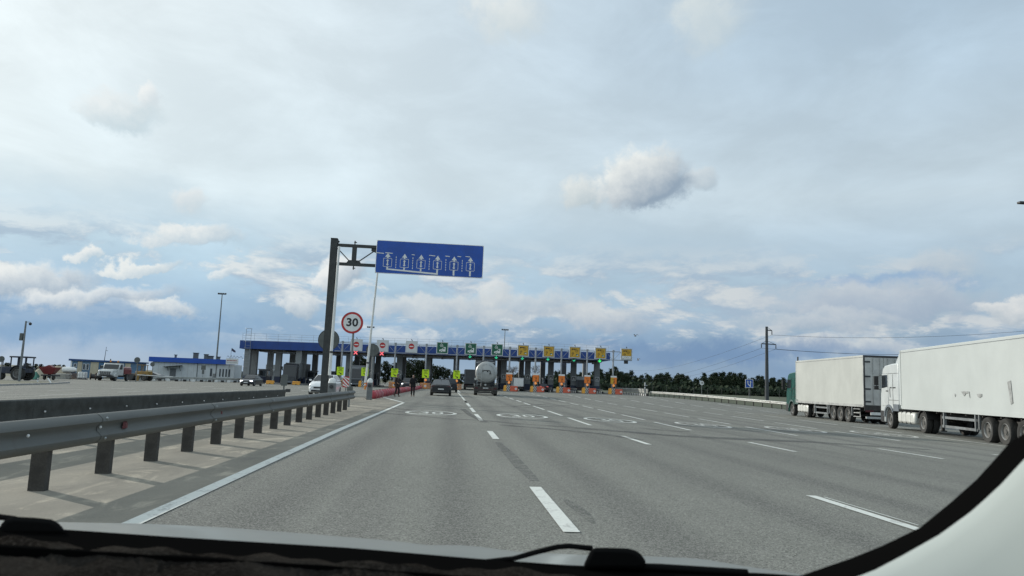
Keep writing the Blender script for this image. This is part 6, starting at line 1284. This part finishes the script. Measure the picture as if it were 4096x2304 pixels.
mb = MB(); mb.box(-.42, .42, -.03, .03, z - .42, z + .42, GREYB); mb.build('board', t); mb = MB(); mb.box(-.2, .2, -.03, .03, z - 1.2, z - .45, GREYB); mb.build('lower_plate', t); mb = MB(); mb.tube([(0, .05, 0), (0, .05, z)], .04, POLE, 6); mb.build('post', t)
t = thing('equipment_cabinet', 'grey upright cabinet in front of the office windows', 'cabinet', gpt(855, 1515, 140)); mb = MB(); mb.box(-.22, .22, -.2, .2, 0, 1.5, GREYB); mb.build('case', t, bevel=.03); mb = MB(); mb.box(-.18, .18, -.215, -.201, .1, 1.4, POLE); mb.build('door', t)
# left guardrail over striped kerb blocks
P0 = [gpt(u, 1522, Z) for u, Z in ((545, 124), (590, 126), (640, 128), (740, 131), (840, 134), (966, 138))]; ZH = [-.62, -.25, 0, 0, 0, 0]
t = thing('guardrail', 'guardrail over black and white kerb blocks in front of the office, ramping to the ground', 'guardrail', (0, 0, 0)); secs = wbeam([(p.x, p.y) for p in P0], 1)
secs = [[(x, y, z + dz_) for x, y, z in s_] for s_, dz_ in zip(secs, ZH)]; mb = MB(); mb.loft(secs, RAILR); mb.build('beam', t, smooth=50)
for i in range(5):
    a, c = P0[i], P0[i + 1]; n = max(1, int((c - a).length / 1.1)) if i else 0
    for k in range(n):
        p = a.lerp(c, k / n); hgt = .36 + (ZH[i] + (ZH[i + 1] - ZH[i]) * k / n) * .5; mb = MB(); mb.box(-.27, .27, -.13, .13, -.1, max(.12, hgt), SW if k % 2 else SBLK); mb.build('kerb_block', t, (p.x, p.y - .15, p.z), bevel=.03)
    for k in range(0, n, 2): p = a.lerp(c, (k + .5) / n); mb = MB(); mb.box(-.05, .05, -.05, .05, -.2, .66 + ZH[i], RAILP); mb.build('post', t, (p.x, p.y + .1, p.z))
q = gpt(205, 1536, 71); t = thing('leaning_post', 'leaning white post at the corner of the grass verge', 'post', q); mb = MB(); mb.tube([(0, 0, .05), (-.42, .1, .55)], .06, WHITE, 8); mb.build('shaft', t); mb = MB(); mb.lathe([(.09, .0), (.09, .06)], CONC, 10); mb.build('foot', t)
q = gpt(150, 1530, 74); t = thing('verge_post', 'short white post standing on the grass verge', 'post', q); mb = MB(); mb.lathe([(.06, 0), (.06, .5), (.02, .52)], WHITE, 10); mb.build('shaft', t); mb = MB(); mb.lathe([(.062, .36), (.062, .44)], SBLK, 10); mb.build('band', t)
# ================================================================== PEOPLE
SKIN = M('weathered_skin', (.30, .18, .13), .6, 0, .08); BLKC = M('black_cloth', (.005, .0055, .007), .95, 0, .2, 6); BRNC = M('brown_cloth', (.022, .014, .011), .85, 0, .25, 6); TROU = M('dark_trousers', (.007, .006, .006), .85, 0, .2, 6); SHOE = M('dark_shoe_leather', (.012, .011, .011), .5); HAIRD = M('dark_hair', (.012, .010, .009), .7)
def figure(label, loc, rz, ua, la, legs, coat, trous, hair, headturn=0.0, long_hair=False):
    J = {'pel': (0, 0, .95), 'belly': (0, .01, 1.08), 'chest': (0, .0, 1.28), 'neckb': (0, -.01, 1.46), 'neck': (0, 0, 1.52), 'chin': (0, .035, 1.57), 'head': (0, .02, 1.65), 'crown': (0, .01, 1.73)}
    for s_, sx in (('l', -1), ('r', 1)):
        J['sh' + s_] = (sx * .19, -.01, 1.42); J['el' + s_] = ua[s_]; J['wr' + s_] = la[s_]
        w, e = Vector(la[s_]), Vector(ua[s_]); d = (w - e).normalized(); pr = d.orthogonal().normalized()
        J['pa' + s_] = tuple(w + d * .07)
        sd_ = d.cross(Vector((0, 1, 0))).normalized() if abs(d.y) < .9 else Vector((1, 0, 0)); curl = Vector((0, .02, 0))
        for k, (off, L) in enumerate(((-.030, .075), (-.010, .085), (.010, .080), (.030, .062))): J['f%d%s' % (k, s_)] = tuple(w + d * .10 + sd_ * off); J['g%d%s' % (k, s_)] = tuple(w + d * (.10 + L * .6) + sd_ * off + curl * .5); J['h%d%s' % (k, s_)] = tuple(w + d * (.10 + L) + sd_ * off + curl * 1.5)
        J['t0' + s_] = tuple(w + d * .03 + sd_ * .035 + curl * .5); J['t1' + s_] = tuple(w + d * .07 + sd_ * .058 + curl)
        hp, kn, an, to = legs[s_]; J['hip' + s_], J['kn' + s_], J['an' + s_], J['toe' + s_] = hp, kn, an, to; a = Vector(an); tt = Vector(to); J['heel' + s_] = tuple(a + (a - tt) * .25 + Vector((0, 0, -.05)))
    R = {'pel': (.155, .105), 'belly': (.15, .10), 'chest': (.17, .11), 'neckb': (.09, .07), 'neck': .055, 'chin': (.062, .07), 'head': (.078, .095), 'crown': (.055, .07)}
    E = [('pel', 'belly'), ('belly', 'chest'), ('chest', 'neckb'), ('neckb', 'neck'), ('neck', 'chin'), ('chin', 'head'), ('head', 'crown')]
    for s_ in 'lr':
        R.update({'sh' + s_: .066, 'el' + s_: .047, 'wr' + s_: .032, 'pa' + s_: (.042, .018), 'hip' + s_: .088, 'kn' + s_: .06, 'an' + s_: .042, 'toe' + s_: (.042, .028)})
        E += [('chest', 'sh' + s_), ('sh' + s_, 'el' + s_), ('el' + s_, 'wr' + s_), ('wr' + s_, 'pa' + s_), ('pel', 'hip' + s_), ('hip' + s_, 'kn' + s_), ('kn' + s_, 'an' + s_), ('an' + s_, 'toe' + s_)]
        for k in range(4): R.update({'f%d%s' % (k, s_): .0095, 'g%d%s' % (k, s_): .0085, 'h%d%s' % (k, s_): .007}); E += [('pa' + s_, 'f%d%s' % (k, s_)), ('f%d%s' % (k, s_), 'g%d%s' % (k, s_)), ('g%d%s' % (k, s_), 'h%d%s' % (k, s_))]
        R.update({'t0' + s_: .011, 't1' + s_: .009}); E += [('pa' + s_, 't0' + s_), ('t0' + s_, 't1' + s_)]
    t = thing('person', label, 'person', loc, rz)
    def skin(name, es, rs, m, par, sub=2, k=1.0):
        ks = list(rs); me = bpy.data.meshes.new(name); me.from_pydata([J[q] for q in ks], [(ks.index(a), ks.index(c)) for a, c in es], []); me.materials.append(m)
        o = bpy.data.objects.new(name, me); COL.objects.link(o); o.parent = par; o.modifiers.new('skin', 'SKIN'); sv = me.skin_vertices[0].data; sv[0].use_root = True
        for i, q in enumerate(ks): r = rs[q]; r = r if isinstance(r, tuple) else (r, r); sv[i].radius = (r[0] * k, r[1] * k)
        sb = o.modifiers.new('subsurf', 'SUBSURF'); sb.levels = sub; sb.render_levels = sub; o.modifiers['skin'].use_smooth_shade = True; return o
    body = skin('body', E, R, SKIN, t)
    cr = {q: R[q] for q in ('pel', 'belly', 'chest', 'neckb', 'shl', 'ell', 'wrl', 'shr', 'elr', 'wrr')}; cr['pel'] = (.185, .135); J2 = J['pel']; J['hem'] = (0, 0, .78); cr['hem'] = (.185, .13)
    skin('jacket', [('pel', 'belly'), ('belly', 'chest'), ('chest', 'neckb'), ('chest', 'shl'), ('shl', 'ell'), ('ell', 'wrl'), ('chest', 'shr'), ('shr', 'elr'), ('elr', 'wrr'), ('pel', 'hem')], cr, coat, t, 2, 1.22)
    tr = {q: R[q] for q in ('pel', 'hipl', 'knl', 'anl', 'hipr', 'knr', 'anr')}; tr['anl'] = tr['anr'] = .052; tr['knl'] = tr['knr'] = .068
    skin('trousers', [('pel', 'hipl'), ('hipl', 'knl'), ('knl', 'anl'), ('pel', 'hipr'), ('hipr', 'knr'), ('knr', 'anr')], tr, trous, t, 2, 1.18)
    for s_ in 'lr': skin('shoe', [('heel' + s_, 'an' + s_), ('heel' + s_, 'toe' + s_)], {'heel' + s_: (.048, .04), 'an' + s_: .046, 'toe' + s_: (.05, .032)}, SHOE, t, 2, 1.12)
    # face and hair
    for sx in (-1, 1):
        mb = MB(); mb.lathe([(.002, -.006), (.012, 0), (.002, .006)], SBLK, 8, 'y', T(sx * .032, .108, 1.655)); mb.build('eye', t); mb = MB(); mb.lathe([(.004, -.01), (.026, -.006), (.03, .004), (.012, .01)], SKIN, 10, 'x', T(sx * .082, .015, 1.64)); mb.build('ear', t)
    mb = MB(); mb.loft([[(-.008, .10, 1.66), (.008, .10, 1.66), (0, .112, 1.66)], [(-.017, .098, 1.618), (.017, .098, 1.618), (0, .135, 1.618)], [(-.012, .098, 1.608), (.012, .098, 1.608), (0, .11, 1.606)]], SKIN); mb.build('nose', t); mb = MB(); mb.box(-.026, .026, .098, .106, 1.580, 1.588, M('lip', (.22, .09, .08), .5)); mb.build('mouth', t, bevel=.003)
    if hair:
        mb = MB(); n = 16; secs = []
        for f in (0, .35, .65, .85, 1.0):
            a = f * PI / 2; z = 1.66 + .105 * math.sin(a); r = math.cos(a) * .098 + .003; secs.append([(r * .92 * math.cos(2 * PI * i / n), r * 1.12 * math.sin(2 * PI * i / n) - .005, z - (.10 if long_hair and math.sin(2 * PI * i / n) < .4 else (.02 if math.sin(2 * PI * i / n) < .5 else -.03)) * (1 - f)) for i in range(n)])
        mb.loft(secs, hair); mb.build('hair', t, smooth=80)
    return t
q = G(1650, 1586)
figure('bald man in a black coat and black trousers walking towards the camera', q, PI, {'l': (-.27, -.03, 1.17), 'r': (.26, .02, 1.18)}, {'l': (-.33, .06, .96), 'r': (.24, .14, .98)},
       {'l': ((-.095, 0, .90), (-.10, .10, .50), (-.10, .02, .09), (-.12, .17, .035)), 'r': ((.095, 0, .90), (.10, .05, .49), (.10, -.12, .11), (.11, .03, .04))}, BLKC, TROU, None)
q = G(1586, 1586)
figure('person in brown clothes with dark hair, one arm held out towards the other man', q, PI + 1.05, {'l': (-.30, .16, 1.22), 'r': (.27, -.02, 1.17)}, {'l': (-.36, .42, 1.14), 'r': (.25, .16, 1.06)},
       {'l': ((-.095, 0, .90), (-.14, .10, .49), (-.20, .02, .09), (-.24, .16, .035)), 'r': ((.095, 0, .90), (.13, .02, .49), (.19, -.08, .09), (.20, .06, .035))}, BRNC, M('brown_trousers', (.012, .007, .007), .85, 0, .2), HAIRD, long_hair=True)
# ================================================================== THE CAR THE PICTURE IS TAKEN FROM
def f_dash(k, p, g):
    oc = k.add('ShaderNodeTexCoord').outputs['Object']; a, _ = k.noise(oc, 9, 5, .65, .6); f, _ = k.noise(oc, 220, 4, .75); h_, _ = k.noise(oc, 900, 2, .7)
    c = k.mix(k.step(a, .35, .65), (.008, .0072, .0065), (.020, .018, .016)); c = k.mix(k.m('MULTIPLY', k.step(f, .45, .7), .6), c, (.045, .041, .037)); c = k.mix(k.m('MULTIPLY', k.step(h_, .6, .8), .5), c, (.004, .004, .004))
    k.put(p.inputs['Base Color'], c); p.inputs['Roughness'].default_value = .95; bp = k.add('ShaderNodeBump'); bp.inputs['Strength'].default_value = .6; bp.inputs['Distance'].default_value = .004; k.put(bp.inputs['Height'], k.m('ADD', a, k.m('MULTIPLY', f, .4))); k.l.new(bp.outputs[0], p.inputs['Normal'])
DASHM = gmat('worn_dash_carpet', f_dash)
HOOD = M('silver_green_bonnet_paint', (.20, .217, .207), .42, .2, .05, 3, coat=.5); SEAL = M('rubber_seal', (.006, .006, .0065), .6); TRIM = M('pale_grey_trim', (.34, .375, .36), .85, 0, .03, 3); COWL = M('black_cowl', (.008, .008, .009), .6)
WPL = M('wiper_plastic', (.010, .011, .013), .75)
for m_, c_ in ((SEAL, .0035), (COWL, .0035), (WPL, .010), (DASHM, None)):
    tr_ = m_.node_tree; p_ = tr_.nodes['Principled BSDF']; d_ = tr_.nodes.new('ShaderNodeBsdfDiffuse'); o_ = [n for n in tr_.nodes if n.type == 'OUTPUT_MATERIAL'][0]
    if c_: d_.inputs[0].default_value = (c_, c_, c_, 1)
    else: tr_.links.new(p_.inputs['Base Color'].links[0].from_socket, d_.inputs[0]); tr_.links.new(p_.inputs['Normal'].links[0].from_socket, d_.inputs['Normal'])
    tr_.links.new(d_.outputs[0], o_.inputs[0])
own = thing('car', 'bonnet, wiper arms, dashboard and right windscreen pillar of the car the picture is taken from', 'car', (0, 0, 0))
def interp(P, u):
    if u <= P[0][0]: a, c = P[0], P[1]
    elif u >= P[-1][0]: a, c = P[-2], P[-1]
    else:
        for a, c in zip(P, P[1:]):
            if u <= c[0]: break
    return a[1] + (c[1] - a[1]) * (u - a[0]) / (c[0] - a[0])
HF = [(-600, 2060), (260, 2089), (600, 2095), (900, 2110), (1200, 2133), (1400, 2149), (1600, 2166), (1726, 2183), (1808, 2179), (1889, 2183), (2079, 2208), (2300, 2218), (2590, 2225), (2800, 2234), (3025, 2272), (3300, 2310), (4400, 2480)]
HN = [(-600, 2085), (0, 2106), (261, 2118), (701, 2148), (1400, 2191), (1889, 2233), (2270, 2260), (2590, 2274), (2800, 2282), (3080, 2294), (3300, 2312), (4400, 2470)]
us = frange(-600, 4300, 70)
mb = MB(); secs = []
for u in us:
    a = D(u, interp(HF, u), 1.75); c = D(u, interp(HN, u) + 6, 1.10)
    P = [a + Vector((0, .03, -.10)), a + Vector((0, .015, -.02)), a]
    for f in (.25, .5, .75): P.append(a.lerp(c, f) + Vector((0, 0, .0)))
    P += [c, c + Vector((0, -.02, -.03))]; P += [p - Vector((0, 0, .05)) for p in reversed(P)]; secs.append(P)
mb.loft(secs, HOOD); mb.build('bonnet', own, smooth=50)
CN = [(-600, 2118), (0, 2166), (701, 2206), (1400, 2250), (2100, 2306), (3000, 2380), (4400, 2500)]
mb = MB(); secs = []
for u in us: 
    a = D(u, interp(HN, u), 1.02); c = D(u, interp(CN, u) + 20, .82); secs.append([a, a.lerp(c, .5) - Vector((0, 0, .004)), c, c - Vector((0, 0, .03)), a - Vector((0, 0, .03))])
mb.loft(secs, COWL); mb.build('cowl', own, smooth=50)
mb = MB(); vs = []; NU, NV = 90, 14; R_ = random.Random(3)
FOLD = [(-300, 2170), (0, 2195), (150, 2205), (260, 2235), (420, 2258), (560, 2258), (700, 2270), (800, 2278), (1050, 2290), (1300, 2296), (2400, 2340)]
for j in range(NV + 1):
    for i in range(NU + 1):
        u = -400 + 3200 * i / NU; v0 = interp(CN, u) - 4; v = v0 + (2620 - v0) * j / NV; Z = .86 - .42 * (j / NV); p = D(u, v, Z)
        dv = v - interp(FOLD, u); p.z += -.010 * math.exp(-(dv / 11) ** 2) + .006 * math.exp(-((dv + 22) / 16) ** 2) + .002 * math.sin(u * .013 + j) + .002 * math.sin(u * .031 + j * 2.1); vs.append(p)
mb.raw(vs, [(j * (NU + 1) + i, j * (NU + 1) + i + 1, (j + 1) * (NU + 1) + i + 1, (j + 1) * (NU + 1) + i) for j in range(NV) for i in range(NU)], DASHM); o = mb.build('dashboard', own, smooth=60); sd_ = o.modifiers.new('thickness', 'SOLIDIFY'); sd_.thickness = .02; sd_.offset = -1
def capblock(poly, Z0, Z1, name, par):
    mb = MB(); c = Vector((sum(p[0] for p in poly) / len(poly), sum(p[1] for p in poly) / len(poly)))
    A = [D(u, v, Z0) for u, v in poly]; B = [D(c.x + (u - c.x) * .93, c.y + 4 + (v - c.y) * .90, Z1) for u, v in poly]
    mb.loft([A, B], WPL); return mb.build(name, par, bevel=.006, smooth=50)
w1 = bpy.data.objects.new('wiper', None); COL.objects.link(w1); w1.parent = own
capblock([(2366, 2190), (2440, 2190), (2515, 2193), (2545, 2202), (2565, 2217), (2580, 2238), (2591, 2262), (2560, 2280), (2328, 2276), (2340, 2245)], .98, 1.05, 'pivot_cover', w1)
mb = MB(); mb.tube([D(1900, 2250, 1.02), D(2055, 2234, 1.02), D(2150, 2207, 1.02), D(2230, 2188, 1.02), D(2275, 2184, 1.02), D(2370, 2194, 1.02)], [.0028, .0034, .0036, .0036, .0036, .0038], WPL, 8); mb.build('arm', w1, smooth=60)
mb = MB(); mb.tube([D(2560, 2268, 1.0), D(2640, 2270, 1.0), D(2800, 2280, 1.0), D(2990, 2292, 1.0)], .005, WPL, 8); mb.build('blade', w1, smooth=60)
w2 = bpy.data.objects.new('wiper', None); COL.objects.link(w2); w2.parent = own
capblock([(-10, 2140), (2, 2100), (19, 2074), (60, 2066), (140, 2070), (206, 2077), (232, 2090), (250, 2108), (270, 2140)], .98, 1.05, 'pivot_cover', w2)
mb = MB(); mb.tube([D(-200, 2052, 1.05), D(0, 2068, 1.03), D(60, 2076, 1.02)], .004, WPL, 8); mb.build('arm', w2, smooth=60)
# right windscreen pillar: rubber seal and pale trim
OUT = [(4330, 1480), (4200, 1630), (4096, 1733), (4027, 1783), (3992, 1823), (3907, 1917), (3806, 2007), (3680, 2110), (3529, 2183), (3404, 2233), (3212, 2299), (2980, 2360), (2700, 2420)]
INN = [(4330, 1575), (4200, 1728), (4096, 1836), (4050, 1885), (4007, 1932), (3940, 1995), (3881, 2047), (3756, 2138), (3605, 2223), (3500, 2278), (3330, 2345), (3100, 2410), (2800, 2480)]
mb = MB(); secs = []
for (a, c) in zip(OUT, INN):
    p, q = D(*a, .80), D(*c, .72); m_ = D((a[0] + c[0]) / 2, (a[1] + c[1]) / 2, .745); secs.append([p, m_, q, q + wdir(*c) * .03, p + wdir(*a) * .03])
mb.loft(secs, SEAL); mb.build('windscreen_seal', own, smooth=60)
mb = MB(); secs = []
for (a, c) in zip(OUT, INN):
    d = (c[0] - a[0], c[1] - a[1]); L = math.hypot(*d); n = (.62, .78); row = []
    for k, (s_, Z) in enumerate(((-12, .735), (6, .715), (60, .69), (200, .66), (420, .62), (700, .58), (1000, .53))): row.append(D(c[0] + n[0] * s_, c[1] + n[1] * s_, Z))
    secs.append(row + [p + Vector((.02, .02, -.03)) for p in reversed(row)])
mb.loft(secs, TRIM); mb.build('pillar_trim', own, smooth=60)

mb = MB(); RP = [(-1.5, 1.66), (-.9, 1.72), (-.2, 1.70), (.12, 1.655), (.20, 1.60)]  # roof panel above the camera, out of view, added to shade the dashboard
mb.loft([[(x, y, z - .10 * (abs(x - .3) / .75) ** 2) for y, z in RP] + [(x, y - .01, z - .05 - .10 * (abs(x - .3) / .75) ** 2) for y, z in reversed(RP)] for x in (-.45, -.2, .05, .3, .55, .8, 1.05)], TRIM); mb.build('roof', own, smooth=60)
